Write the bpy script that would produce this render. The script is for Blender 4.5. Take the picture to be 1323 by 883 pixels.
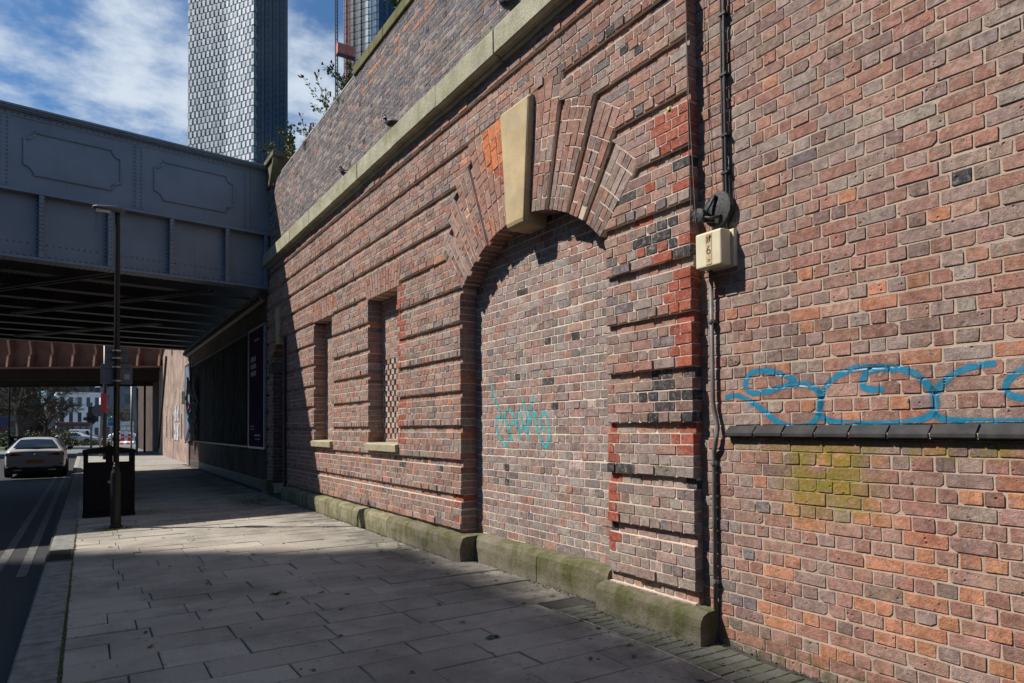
import bpy, math, random
import numpy as np
from mathutils import Vector, Matrix, noise as mnoise
from mathutils.bvhtree import BVHTree

for o in list(bpy.data.objects): bpy.data.objects.remove(o)
rng = np.random.default_rng(7); random.seed(7)
scene = bpy.context.scene
COL = scene.collection
EYE = 1.55

# ------------------------------------------------------------------ camera
F_PX, CU, CV = 882.0, 661.5, 528.09          # focal length and principal point for a 1323 x 883 frame
yaw, pitch, roll = math.radians(32.0186), math.radians(1.5), math.radians(0.5)
fw = np.array([math.sin(yaw)*math.cos(pitch), math.cos(yaw)*math.cos(pitch), math.sin(pitch)])
rt0 = np.array([math.cos(yaw), -math.sin(yaw), 0.0]); up0 = np.cross(rt0, fw)
rt = rt0*math.cos(roll) - up0*math.sin(roll); up = up0*math.cos(roll) + rt0*math.sin(roll)
cam = bpy.data.cameras.new('camera'); camo = bpy.data.objects.new('camera', cam); COL.objects.link(camo)
cam.sensor_fit = 'HORIZONTAL'; cam.sensor_width = 36.0; cam.lens = F_PX/1323*36
cam.shift_y = (CV-441.5)/1323; cam.clip_start = 0.05; cam.clip_end = 4000
m = Matrix.Identity(4)
for i in range(3): m[i][0] = rt[i]; m[i][1] = up[i]; m[i][2] = -fw[i]
m.translation = (0, 0, EYE); camo.matrix_world = m
scene.camera = camo

# ------------------------------------------------------------------ sky, sun, exposure
SUN_TRAVEL = Vector((0.70, -0.46, -1.0)).normalized()
SUN_ELEV = math.asin(-SUN_TRAVEL.z)
SUN_AZ = math.atan2(-SUN_TRAVEL.x, -SUN_TRAVEL.y)      # from +Y towards +X
world = bpy.data.worlds.new('World'); scene.world = world; world.use_nodes = True
wt = world.node_tree; wt.nodes.clear()
def wn(t, **k):
    n = wt.nodes.new(t)
    for a, b in k.items(): setattr(n, a, b)
    return n
w_out = wn('ShaderNodeOutputWorld'); w_bg = wn('ShaderNodeBackground'); w_sky = wn('ShaderNodeTexSky')
w_sky.sky_type = 'NISHITA'; w_sky.sun_disc = False
w_sky.sun_elevation = SUN_ELEV; w_sky.sun_rotation = SUN_AZ
w_sky.air_density = 1.0; w_sky.dust_density = 0.6; w_sky.ozone_density = 2.0
w_tc = wn('ShaderNodeTexCoord'); w_sep = wn('ShaderNodeSeparateXYZ')
wt.links.new(w_tc.outputs['Generated'], w_sep.inputs[0])
# cloud layer: direction projected on a flat layer overhead
w_zc = wn('ShaderNodeMath', operation='MAXIMUM'); w_zc.inputs[1].default_value = 0.0
wt.links.new(w_sep.outputs['Z'], w_zc.inputs[0])
w_za = wn('ShaderNodeMath', operation='ADD'); w_za.inputs[1].default_value = 0.12
wt.links.new(w_zc.outputs[0], w_za.inputs[0])
w_dx = wn('ShaderNodeMath', operation='DIVIDE'); w_dy = wn('ShaderNodeMath', operation='DIVIDE')
wt.links.new(w_sep.outputs['X'], w_dx.inputs[0]); wt.links.new(w_za.outputs[0], w_dx.inputs[1])
wt.links.new(w_sep.outputs['Y'], w_dy.inputs[0]); wt.links.new(w_za.outputs[0], w_dy.inputs[1])
w_cb = wn('ShaderNodeCombineXYZ'); wt.links.new(w_dx.outputs[0], w_cb.inputs[0]); wt.links.new(w_dy.outputs[0], w_cb.inputs[1])
w_n1 = wn('ShaderNodeTexNoise'); w_n1.inputs['Scale'].default_value = 0.9; w_n1.inputs['Detail'].default_value = 3.0
w_n2 = wn('ShaderNodeTexNoise'); w_n2.inputs['Scale'].default_value = 4.5; w_n2.inputs['Detail'].default_value = 9.0; w_n2.inputs['Roughness'].default_value = 0.62
w_mp = wn('ShaderNodeMapping'); w_mp.inputs['Location'].default_value = (9.0, 1.9, 0.0)
wt.links.new(w_cb.outputs[0], w_mp.inputs[0])
wt.links.new(w_mp.outputs[0], w_n1.inputs['Vector']); wt.links.new(w_mp.outputs[0], w_n2.inputs['Vector'])
w_add = wn('ShaderNodeMath', operation='MULTIPLY_ADD'); w_add.inputs[1].default_value = 0.62
w_sc = wn('ShaderNodeMath', operation='MULTIPLY'); w_sc.inputs[1].default_value = 0.62
wt.links.new(w_n2.outputs[0], w_sc.inputs[0])
wt.links.new(w_n1.outputs[0], w_add.inputs[0]); wt.links.new(w_sc.outputs[0], w_add.inputs[2])
w_ramp = wn('ShaderNodeMapRange'); w_ramp.inputs['From Min'].default_value = 0.58; w_ramp.inputs['From Max'].default_value = 0.83
w_ramp.interpolation_type = 'SMOOTHSTEP'; w_ramp.inputs['To Max'].default_value = 0.92; w_ramp.inputs['To Min'].default_value = 0.04
wt.links.new(w_add.outputs[0], w_ramp.inputs['Value'])
w_mix = wn('ShaderNodeMix', data_type='RGBA'); 
wt.links.new(w_ramp.outputs[0], w_mix.inputs[0])
w_tint = wn('ShaderNodeMix', data_type='RGBA', blend_type='MULTIPLY'); w_tint.inputs[0].default_value = 1.0
w_tint.inputs[7].default_value = (0.40, 0.78, 1.08, 1)
wt.links.new(w_sky.outputs[0], w_tint.inputs[6]); wt.links.new(w_tint.outputs[2], w_mix.inputs[6])
w_mix.inputs[7].default_value = (7.6, 8.5, 9.5, 1)
wt.links.new(w_mix.outputs[2], w_bg.inputs[0]); w_bg.inputs[1].default_value = 0.068
wt.links.new(w_bg.outputs[0], w_out.inputs[0])
sun = bpy.data.lights.new('sun', 'SUN'); sun.energy = 5.0; sun.angle = math.radians(0.53); sun.color = (1.0, 0.94, 0.86)
suno = bpy.data.objects.new('sun', sun); COL.objects.link(suno)
suno.rotation_euler = SUN_TRAVEL.to_track_quat('-Z', 'Y').to_euler(); suno.location = (-30, 25, 45)
scene.view_settings.view_transform = 'Standard'; scene.view_settings.look = 'None'
scene.view_settings.exposure = 0.45; scene.view_settings.gamma = 1.0

def project(P):
    P = np.asarray(P, float) - np.array([0, 0, EYE]); d = P@fw
    d = np.where(d < 0.05, np.nan, d)
    return np.stack([CU + F_PX*(P@rt)/d, CV - F_PX*(P@up)/d], -1)

# ------------------------------------------------------------------ materials
class NT:
    def __init__(s, name, rough=0.8, metal=0.0, spec=0.5):
        s.m = bpy.data.materials.new(name); s.m.use_nodes = True; s.t = s.m.node_tree
        s.b = s.t.nodes['Principled BSDF']; s.b.inputs['Roughness'].default_value = rough
        s.b.inputs['Metallic'].default_value = metal; s.b.inputs['Specular IOR Level'].default_value = spec
        s._pos = None
    def n(s, typ, **k):
        x = s.t.nodes.new(typ)
        for a, b in k.items(): setattr(x, a, b)
        return x
    def l(s, a, b): s.t.links.new(a, b)
    def setv(s, sock, v):
        if hasattr(v, 'is_linked') or hasattr(v, 'links'): s.l(v, sock)
        else: sock.default_value = v
    def pos(s):
        if s._pos is None: s._pos = s.n('ShaderNodeNewGeometry').outputs['Position']
        return s._pos
    def objpos(s): return s.n('ShaderNodeTexCoord').outputs['Object']
    def noise(s, scale, detail=4, rough=0.55, vec=None, dist=0.0):
        x = s.n('ShaderNodeTexNoise'); x.inputs['Scale'].default_value = scale; x.inputs['Detail'].default_value = detail
        x.inputs['Roughness'].default_value = rough; x.inputs['Distortion'].default_value = dist
        s.l(vec if vec is not None else s.pos(), x.inputs['Vector']); return x.outputs[0]
    def vor(s, scale, vec=None, feature='F1'):
        x = s.n('ShaderNodeTexVoronoi', feature=feature); x.inputs['Scale'].default_value = scale
        s.l(vec if vec is not None else s.pos(), x.inputs['Vector']); return x.outputs['Distance']
    def mapr(s, v, a, b, c=0.0, d=1.0, smooth=True):
        x = s.n('ShaderNodeMapRange'); x.interpolation_type = 'SMOOTHSTEP' if smooth else 'LINEAR'
        s.setv(x.inputs[0], v)
        for i, k in enumerate((a, b, c, d)): x.inputs[i+1].default_value = k
        return x.outputs[0]
    def math(s, op, a, b=0.0, c=None):
        x = s.n('ShaderNodeMath', operation=op); s.setv(x.inputs[0], a); s.setv(x.inputs[1], b)
        if c is not None: s.setv(x.inputs[2], c)
        return x.outputs[0]
    def mix(s, fac, a, b, mode='MIX'):
        x = s.n('ShaderNodeMix', data_type='RGBA', blend_type=mode)
        s.setv(x.inputs[0], fac)
        for k, v in ((6, a), (7, b)):
            if isinstance(v, tuple): x.inputs[k].default_value = (*v, 1) if len(v) == 3 else v
            else: s.l(v, x.inputs[k])
        return x.outputs[2]
    def attr(s, name): return s.n('ShaderNodeAttribute', attribute_name=name).outputs['Color']
    def rand(s): return s.n('ShaderNodeObjectInfo').outputs['Random']
    def xyz(s, vec=None):
        x = s.n('ShaderNodeSeparateXYZ'); s.l(vec if vec is not None else s.pos(), x.inputs[0]); return x.outputs
    def bump(s, h, strength=0.5, dist=0.01):
        x = s.n('ShaderNodeBump'); x.inputs['Strength'].default_value = strength; x.inputs['Distance'].default_value = dist
        s.l(h, x.inputs['Height']); s.l(x.outputs[0], s.b.inputs['Normal']); return x
    def color(s, c): s.setv(s.b.inputs['Base Color'], c) if not isinstance(c, tuple) else setattr(s.b.inputs['Base Color'], 'default_value', (*c, 1))
    def box(s, lo, hi, soft, vec=None):
        o = s.xyz(vec); r = None
        for k in range(3):
            if lo[k] is None: continue
            a = s.math('MULTIPLY', s.mapr(o[k], lo[k]-soft, lo[k]+soft), s.mapr(o[k], hi[k]-soft, hi[k]+soft, 1, 0))
            r = a if r is None else s.math('MULTIPLY', r, a)
        return r

def simple(name, c1, c2=None, scale=4.0, rough=0.8, metal=0.0, bump=0.2, bscale=40, bdist=0.004, spec=0.5, use_obj=False):
    t = NT(name, rough, metal, spec)
    v = t.objpos() if use_obj else None
    c2 = c2 or tuple(x*0.7 for x in c1)
    t.color(t.mix(t.mapr(t.noise(scale, 6, 0.6, v), 0.35, 0.68), c1, c2))
    if bump: t.bump(t.noise(bscale, 5, 0.6, v), bump, bdist)
    return t.m

def wall_stains(t, c, is_mortar):
    # algae below the ledge, damp green foot, lime runs: each has its own place on the wall
    n = t.noise(9, 5, 0.65); nf = t.noise(38, 4, 0.6)
    k = t.math('MULTIPLY', t.box((3.7, 2.28, 0.98), (4.1, 2.86, 1.47), 0.15), t.mapr(n, 0.34, 0.52))
    k = t.math('MULTIPLY', k, t.mapr(nf, 0.26, 0.5))
    k2 = t.math('MULTIPLY', t.box((3.7, 1.2, 1.36), (4.1, 3.32, 1.5), 0.05), t.mapr(n, 0.42, 0.6))
    k = t.math('MAXIMUM', t.math('MULTIPLY', k, 0.95), t.math('MULTIPLY', k2, 0.7))
    c = t.mix(t.math('MULTIPLY', k, 0.95 if is_mortar else 0.85), c, (0.20, 0.165, 0.012))
    foot = t.math('MULTIPLY', t.box((3.7, -3, -1), (4.1, 3.5, 0.10), 0.1), t.mapr(n, 0.40, 0.66))
    c = t.mix(t.math('MULTIPLY', foot, 0.75), c, (0.085, 0.09, 0.03))
    lime = t.math('MULTIPLY', t.box((3.7, 1.4, 0.62), (4.1, 2.4, 1.2), 0.15), t.mapr(t.noise(6.5, 4, 0.7), 0.60, 0.68))
    c = t.mix(t.math('MULTIPLY', lime, 0.6 if is_mortar else 0.15), c, (0.75, 0.70, 0.64))
    return c

def brick_material():
    t = NT('weathered brick', 0.92, spec=0.25)
    base = t.attr('brick_colour')
    mott = t.noise(22, 6, 0.65)
    c = t.mix(1.0, base, t.mix(t.mapr(mott, 0.25, 0.75), (0.66, 0.64, 0.63), (1.3, 1.27, 1.24)), 'MULTIPLY')
    c = t.mix(t.math('MULTIPLY', t.mapr(t.noise(19, 5, 0.7, dist=0.4), 0.52, 0.64), 0.42), c, (0.315, 0.258, 0.238))
    c = t.mix(t.math('MULTIPLY', t.mapr(t.noise(26, 4, 0.7, dist=0.4), 0.56, 0.66), 0.45), c, t.mix(1.0, c, (0.62, 0.50, 0.48), 'MULTIPLY'))
    fine = t.noise(150, 4, 0.7)
    c = t.mix(1.0, c, t.mix(t.mapr(fine, 0.2, 0.8), (0.72, 0.72, 0.72), (1.25, 1.25, 1.25)), 'MULTIPLY')
    dust = t.math('MULTIPLY', t.mapr(t.noise(31, 6, 0.7), 0.50, 0.72), t.mapr(t.noise(1.3, 3, 0.5), 0.3, 0.65))
    c = t.mix(t.math('MULTIPLY', dust, 0.60), c, (0.46, 0.405, 0.38))
    spall = t.math('MULTIPLY', t.mapr(t.noise(14, 4, 0.75), 0.60, 0.68), t.mapr(t.noise(0.9, 2, 0.5), 0.40, 0.58))
    c = t.mix(t.math('MULTIPLY', spall, 0.6), c, (0.44, 0.155, 0.075))
    pit = t.mapr(t.vor(36), 0.0, 0.20, 1.0, 0.0)
    pit = t.math('MULTIPLY', pit, t.mapr(t.noise(17, 3, 0.5), 0.50, 0.62))
    c = t.mix(t.math('MULTIPLY', pit, 0.6), c, (0.03, 0.022, 0.02))
    sm = t.n('ShaderNodeMapping'); t.l(t.pos(), sm.inputs[0]); sm.inputs['Scale'].default_value = (1.6, 1.6, 0.35)
    soot = t.mapr(t.noise(1.0, 6, 0.62, sm.outputs[0]), 0.46, 0.70)
    c = t.mix(t.math('MULTIPLY', soot, 0.38), c, t.mix(1.0, c, (0.52, 0.50, 0.50), 'MULTIPLY'))
    chipm = t.math('MULTIPLY', t.mapr(t.vor(24), 0.0, 0.26, 1.0, 0.0), t.mapr(t.noise(7, 3, 0.5), 0.52, 0.60))
    c = t.mix(t.math('MULTIPLY', chipm, 0.55), c, (0.085, 0.06, 0.052))
    c = wall_stains(t, c, False)
    t.color(c)
    h = t.math('ADD', t.math('MULTIPLY', fine, 0.35), t.math('MULTIPLY', t.noise(45, 5, 0.65), 0.9))
    h = t.math('SUBTRACT', h, t.math('MULTIPLY', pit, 0.8))
    h = t.math('SUBTRACT', h, t.math('MULTIPLY', chipm, 1.1))
    t.bump(h, 0.95, 0.008)
    return t.m

def mortar_material(name='lime mortar', a=(0.70, 0.57, 0.46), b=(0.54, 0.435, 0.35)):
    t = NT(name, 0.95, spec=0.2)
    c = t.mix(t.mapr(t.noise(5, 6, 0.65), 0.35, 0.7), a, b)
    c = t.mix(t.mapr(t.noise(90, 4, 0.7), 0.3, 0.75, 0.0, 0.4), c, (0.30, 0.24, 0.195))
    c = wall_stains(t, c, True); t.color(c)
    t.bump(t.noise(120, 5, 0.7), 0.8, 0.006); return t.m

def brick_tex_material(name, cols, mort, bw=0.225, bh=0.0832, axis='Y'):
    t = NT(name, 0.92, spec=0.2); o = t.xyz()
    cb = t.n('ShaderNodeCombineXYZ'); t.l(o[1 if axis == 'Y' else 0], cb.inputs[0]); t.l(o[2], cb.inputs[1])
    b = t.n('ShaderNodeTexBrick'); t.l(cb.outputs[0], b.inputs['Vector'])
    b.inputs['Color1'].default_value = (*cols[0], 1); b.inputs['Color2'].default_value = (*cols[1], 1); b.inputs['Mortar'].default_value = (*mort, 1)
    b.inputs['Scale'].default_value = 1.0; b.inputs['Mortar Size'].default_value = 0.009; b.inputs['Brick Width'].default_value = bw
    b.inputs['Row Height'].default_value = bh; b.inputs['Bias'].default_value = 0.0; b.inputs['Mortar Smooth'].default_value = 0.15
    c = t.mix(1.0, b.outputs[0], t.mix(t.mapr(t.noise(1.2, 6, 0.65), 0.3, 0.7), (0.55, 0.55, 0.55), (1.25, 1.2, 1.15)), 'MULTIPLY')
    t.color(c); t.bump(b.outputs['Fac'], -0.6, 0.008); return t.m

def stone_material(name, clean, algae, amount, low=None, rough=1.0):
    t = NT(name, 0.93, spec=0.2)
    c = t.mix(t.mapr(t.noise(3.0, 6, 0.6), 0.3, 0.7), clean, tuple(x*0.72 for x in clean))
    g = t.mapr(t.noise(2.3, 7, 0.68), 0.62-amount*0.45, 0.80-amount*0.35)
    sx = t.n('ShaderNodeMapping'); t.l(t.pos(), sx.inputs[0]); sx.inputs['Scale'].default_value = (9, 9, 1.1)
    streak = t.mapr(t.noise(1.0, 5, 0.6, sx.outputs[0]), 0.35, 0.65)
    c = t.mix(t.math('MULTIPLY', g, t.math('MULTIPLY_ADD', streak, 0.55, 0.4)), c, algae)
    if low is not None:
        lowm = t.math('MULTIPLY', t.mapr(t.xyz()[2], 0.0, 0.13, 1, 0), t.mapr(t.noise(4, 5, 0.7), 0.35, 0.6))
        c = t.mix(t.math('MULTIPLY', lowm, 0.8), c, low)
    c = t.mix(1.0, c, t.mix(t.mapr(t.noise(80, 5, 0.7), 0.25, 0.75), (1-.26*rough,)*3, (1+.2*rough,)*3), 'MULTIPLY')
    t.color(c)
    t.bump(t.math('ADD', t.noise(28, 6, 0.7), t.math('MULTIPLY', t.noise(7, 3, 0.5), 0.8)), 0.8*rough, 0.012); return t.m

MAT = {}
MAT['brick'] = brick_material()
MAT['mortar'] = mortar_material()
MAT['mortar_ledge'] = mortar_material('sandy mortar', (0.52, 0.405, 0.315), (0.38, 0.295, 0.23))
MAT['mortar_pale'] = mortar_material('pale repointed mortar', (0.80, 0.665, 0.54), (0.62, 0.50, 0.405))
MAT['mortar_parapet'] = mortar_material('grey parapet mortar', (0.64, 0.57, 0.51), (0.46, 0.41, 0.37))
MAT['plinth'] = stone_material('mossy sandstone', (0.22, 0.19, 0.14), (0.075, 0.078, 0.025), 0.68, (0.22, 0.19, 0.15))
MAT['plinth_pale'] = stone_material('pale mossy sandstone', (0.34, 0.30, 0.21), (0.10, 0.10, 0.035), 0.60, (0.12, 0.11, 0.06))
MAT['cornice'] = stone_material('green stained sandstone', (0.43, 0.41, 0.30), (0.25, 0.24, 0.13), 0.42)
MAT['coping'] = stone_material('dark mossy coping stone', (0.22, 0.195, 0.10), (0.10, 0.10, 0.03), 0.55)
MAT['keystone'] = stone_material('tan sandstone', (0.56, 0.43, 0.245), (0.36, 0.335, 0.25), 0.26, rough=0.3)
MAT['sill'] = stone_material('buff sill stone', (0.42, 0.37, 0.25), (0.24, 0.22, 0.13), 0.3)
MAT['niche_brick'] = brick_tex_material('sooty shade-dark abutment brick', ((0.10, 0.06, 0.05), (0.055, 0.04, 0.037)), (0.11, 0.09, 0.075))  # under-bridge shade put into the colour along with the soot
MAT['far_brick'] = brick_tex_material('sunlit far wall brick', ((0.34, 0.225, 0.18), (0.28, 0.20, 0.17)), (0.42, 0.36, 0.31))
MAT['soot_brick_x'] = brick_tex_material('sooty cross wall brick', ((0.20, 0.11, 0.09), (0.11, 0.08, 0.07)), (0.24, 0.2, 0.16), axis='X')

# ------------------------------------------------------------------ mesh helpers
def tag(o, label=None, cat=None, group=None, kind=None):
    if label: o['label'] = label
    if cat: o['category'] = cat
    if group: o['group'] = group
    if kind: o['kind'] = kind
    return o
def empty(name, loc=(0, 0, 0), label=None, cat=None, group=None, kind=None):
    o = bpy.data.objects.new(name, None); COL.objects.link(o); o.location = loc; o.empty_display_size = 0.2
    return tag(o, label, cat, group, kind)
def link(name, me, mat, parent=None, loc=None):
    o = bpy.data.objects.new(name, me); COL.objects.link(o)
    if mat is not None and not me.materials: me.materials.append(mat)
    if loc is not None: o.location = loc
    if parent is not None:
        o.parent = parent
        # children keep world coordinates: parents are never rotated unless built in local space
        pl = Vector((0, 0, 0)); p = parent
        while p is not None: pl += p.location; p = p.parent
        o.location = (Vector(loc) if loc is not None else Vector((0, 0, 0))) - pl
    return o
class MB:
    def __init__(s): s.v = []; s.f = []
    def add(s, vs, fs):
        k = len(s.v); s.v += [tuple(map(float, v)) for v in vs]; s.f += [tuple(i+k for i in f) for f in fs]; return s
    def box(s, lo, hi, fr=None):
        x0, y0, z0 = lo; x1, y1, z1 = hi
        P = [(x0,y0,z0),(x1,y0,z0),(x1,y1,z0),(x0,y1,z0),(x0,y0,z1),(x1,y0,z1),(x1,y1,z1),(x0,y1,z1)]
        if fr: P = [fr(*p) for p in P]
        return s.add(P, [(0,3,2,1),(4,5,6,7),(0,1,5,4),(1,2,6,5),(2,3,7,6),(3,0,4,7)])
    def extrude(s, poly, d0, d1, fr):
        n = len(poly); P = [fr(a, b, d0) for a, b in poly] + [fr(a, b, d1) for a, b in poly]
        F = [tuple(range(n))[::-1], tuple(range(n, 2*n))] + [(i, (i+1) % n, n+(i+1) % n, n+i) for i in range(n)]
        return s.add(P, F)
    def tube(s, path, r, n=8, cap=True, r1=None):
        pts = [Vector(p) for p in path]; rings = []
        ref = Vector((0.31, 0.17, 0.93))
        for i, p in enumerate(pts):
            d = (pts[min(i+1, len(pts)-1)] - pts[max(i-1, 0)]).normalized()
            if abs(d.dot(ref)) > 0.98: ref = Vector((0.9, 0.3, 0.1))
            a = d.cross(ref).normalized(); b = d.cross(a)
            rr = r if r1 is None else r + (r1-r)*i/max(1, len(pts)-1)
            if isinstance(r, (list, tuple)): rr = r[i]
            rings.append([p + (a*math.cos(t) + b*math.sin(t))*rr for t in [2*math.pi*k/n for k in range(n)]])
        V = [v for R in rings for v in R]; F = []
        for i in range(len(rings)-1):
            for k in range(n): F.append((i*n+k, i*n+(k+1) % n, (i+1)*n+(k+1) % n, (i+1)*n+k))
        if cap: F += [tuple(range(n))[::-1], tuple((len(rings)-1)*n+k for k in range(n))]
        return s.add(V, F)
    def lathe(s, prof, c=(0, 0, 0), n=16, axis='Z'):
        V = []; F = []
        for r, z in prof:
            for k in range(n):
                t = 2*math.pi*k/n; a, b = r*math.cos(t), r*math.sin(t)
                p = (a, b, z) if axis == 'Z' else ((a, z, b) if axis == 'Y' else (z, a, b))
                V.append((c[0]+p[0], c[1]+p[1], c[2]+p[2]))
        for i in range(len(prof)-1):
            for k in range(n): F.append((i*n+k, i*n+(k+1) % n, (i+1)*n+(k+1) % n, (i+1)*n+k))
        F += [tuple(range(n))[::-1], tuple((len(prof)-1)*n+k for k in range(n))]
        return s.add(V, F)
    def blob(s, c, r, n=8, m=6, jit=0.0):
        V = [(c[0], c[1], c[2]-r[2])]; F = []
        for i in range(1, m):
            t = math.pi*i/m
            for k in range(n):
                a = 2*math.pi*k/n; q = 1 + random.uniform(-jit, jit)
                V.append((c[0]+r[0]*q*math.sin(t)*math.cos(a), c[1]+r[1]*q*math.sin(t)*math.sin(a), c[2]-r[2]*q*math.cos(t)))
        V.append((c[0], c[1], c[2]+r[2])); L = len(V)-1
        for k in range(n):
            F.append((0, 1+(k+1) % n, 1+k)); F.append((L, 1+(m-2)*n+k, 1+(m-2)*n+(k+1) % n))
        for i in range(m-2):
            for k in range(n): F.append((1+i*n+k, 1+i*n+(k+1) % n, 1+(i+1)*n+(k+1) % n, 1+(i+1)*n+k))
        return s.add(V, F)
    def mesh(s, name, smooth=False):
        me = bpy.data.meshes.new(name); me.from_pydata(s.v, [], s.f); me.update()
        if smooth: me.shade_smooth()
        return me
    def build(s, name, mat, parent=None, smooth=False, bevel=0.0, seg=2, sub=0):
        o = link(name, s.mesh(name, smooth), mat, parent)
        if bevel:
            b = o.modifiers.new('bevel', 'BEVEL'); b.width = bevel; b.segments = seg; b.limit_method = 'ANGLE'; b.angle_limit = math.radians(40)
        if sub:
            b = o.modifiers.new('sub', 'SUBSURF'); b.levels = sub; b.render_levels = sub
        return o

def raw_mesh(name, V, loops, starts, totals, face_col=None):
    me = bpy.data.meshes.new(name)
    me.vertices.add(len(V)); me.vertices.foreach_set('co', np.ascontiguousarray(V, np.float32).ravel())
    me.loops.add(len(loops)); me.loops.foreach_set('vertex_index', np.ascontiguousarray(loops, np.int32))
    me.polygons.add(len(starts)); me.polygons.foreach_set('loop_start', np.ascontiguousarray(starts, np.int32))
    me.polygons.foreach_set('loop_total', np.ascontiguousarray(totals, np.int32))
    me.update(calc_edges=True); me.shade_flat()
    if face_col is not None:
        a = me.attributes.new('brick_colour', 'FLOAT_COLOR', 'FACE')
        c = np.ones((len(starts), 4), np.float32); c[:, :3] = face_col
        a.data.foreach_set('color', c.ravel())
    return me

# ------------------------------------------------------------------ brick machinery
# a brick is a quadrilateral in (y, z) on a wall that faces -X, with worn corners and a chamfer
_side = []
for ring in (0, 1):
    for k in range(8): _side += [ring*8+k, ring*8+(k+1) % 8, (ring+1)*8+(k+1) % 8, (ring+1)*8+k]
_loop = np.array(_side + list(range(16, 24)), np.int64)
_tot = np.array([4]*16+[8]); _st = np.concatenate([[0], np.cumsum(_tot)[:-1]])
def brick_verts(Q, X, off, depth, worn=1.0, r=rng):
    """Q (N,4,2) corners counter-clockwise seen from outside, X face plane, off how far the brick stands proud, depth of its body"""
    N = len(Q); Q = np.asarray(Q, float).copy(); Q += r.normal(0, 0.0013*worn, Q.shape)
    prv = np.roll(Q, 1, 1)-Q; nxt = np.roll(Q, -1, 1)-Q
    lp = np.linalg.norm(prv, axis=2, keepdims=True)+1e-9; ln = np.linalg.norm(nxt, axis=2, keepdims=True)+1e-9
    c = np.where(r.random((N, 4, 1)) < 0.07, r.uniform(0.010, 0.024, (N, 4, 1)), r.uniform(0.0008, 0.0055, (N, 4, 1)))*worn
    A = Q + prv/lp*np.minimum(c, lp*0.28); B = Q + nxt/ln*np.minimum(c*r.uniform(0.6, 1.4, (N, 4, 1)), ln*0.28)
    ring = np.stack([A, B], 2).reshape(N, 8, 2)
    cen = ring.mean(1, keepdims=True); half = np.maximum(np.abs(ring-cen).max(1, keepdims=True), 0.01)
    ins = r.uniform(0.0008, 0.0026, (N, 1, 1))*worn
    front = cen + (ring-cen)*(1-ins/half)
    d_front = off[:, None] + np.clip(r.normal(0, 0.0008*worn, (N, 8)), -.0012, .0012) + np.abs(r.normal(0, 0.0010*worn, (N, 1)))
    d_mid = off[:, None] - ins[:, :, 0]*r.uniform(0.8, 1.6, (N, 8)); d_back = np.repeat((off-depth)[:, None], 8, 1)
    P = np.zeros((N, 24, 3))
    for i, (yz, d) in enumerate(((ring, d_back), (ring, d_mid), (front, d_front))):
        P[:, i*8:i*8+8, 0] = X - d; P[:, i*8:i*8+8, 1] = yz[:, :, 0]; P[:, i*8:i*8+8, 2] = yz[:, :, 1]
    return P
def bricks_mesh(name, P, cols):
    N = len(P); loops = (np.arange(N)[:, None]*24 + _loop[None]).ravel()
    starts = (np.arange(N)[:, None]*len(_loop) + _st[None]).ravel(); tot = np.tile(_tot, N)
    return raw_mesh(name, P.reshape(-1, 3), loops, starts, tot, np.repeat(np.asarray(cols, np.float32), 17, 0))
class Wall:
    def __init__(s): s.Q = []; s.off = []; s.dep = []; s.col = []; s.MQ = []; s.Moff = []; s.Mdep = []
    def brick(s, q, off, dep, col): s.Q.append(q); s.off.append(off); s.dep.append(dep); s.col.append(col)
    def mort(s, q, off, dep): s.MQ.append(q); s.Moff.append(off); s.Mdep.append(dep)
    def mortar_mesh(s, name, X):
        Q = np.array(s.MQ); N = len(Q); off = np.array(s.Moff); dep = np.array(s.Mdep)
        P = np.zeros((N, 8, 3)); P[:, :4, 1:] = Q; P[:, 4:, 1:] = Q
        P[:, :4, 0] = X-off[:, None]; P[:, 4:, 0] = X-off[:, None]+dep[:, None]
        fl = np.array([0,1,2,3, 1,0,4,5, 2,1,5,6, 3,2,6,7, 0,3,7,4])
        return raw_mesh(name, P.reshape(-1, 3), (np.arange(N)[:, None]*8+fl[None]).ravel(), np.arange(N*5)*4, np.full(N*5, 4))
    def finish(s, root, X, mortar, single=300, worn=1.0, name='brick', mat=None):
        """largest bricks in view become single parts, the rest one 'stuff' part"""
        P = brick_verts(np.array(s.Q), X, np.array(s.off), np.array(s.dep), worn); cols = np.array(s.col)
        uv = project(P[:, 16:24].reshape(-1, 3)).reshape(len(P), 8, 2)
        a = uv[:, :, 0]; b = uv[:, :, 1]
        area = 0.5*np.abs((a*np.roll(b, -1, 1)-b*np.roll(a, -1, 1)).sum(1))
        vis = (a.max(1) > 0) & (a.min(1) < 1323) & (b.max(1) > 0) & (b.min(1) < 883)
        area = np.where(vis & ~np.isnan(area), area, 0)
        idx = np.argsort(-area)[:single]; idx = idx[area[idx] > 60]
        rest = np.ones(len(P), bool); rest[idx] = False
        m_ = mat or MAT['brick']
        for i in idx:
            c = P[i].mean(0); o = link(name, bricks_mesh(name, (P[i]-c)[None], cols[i:i+1]), m_, root, tuple(c))
        if rest.any(): tag(link(name+'work', bricks_mesh(name+'work', P[rest], cols[rest]), m_, root), kind='stuff')
        link('mortar', s.mortar_mesh('mortar', X), mortar, root)
        return P

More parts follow.
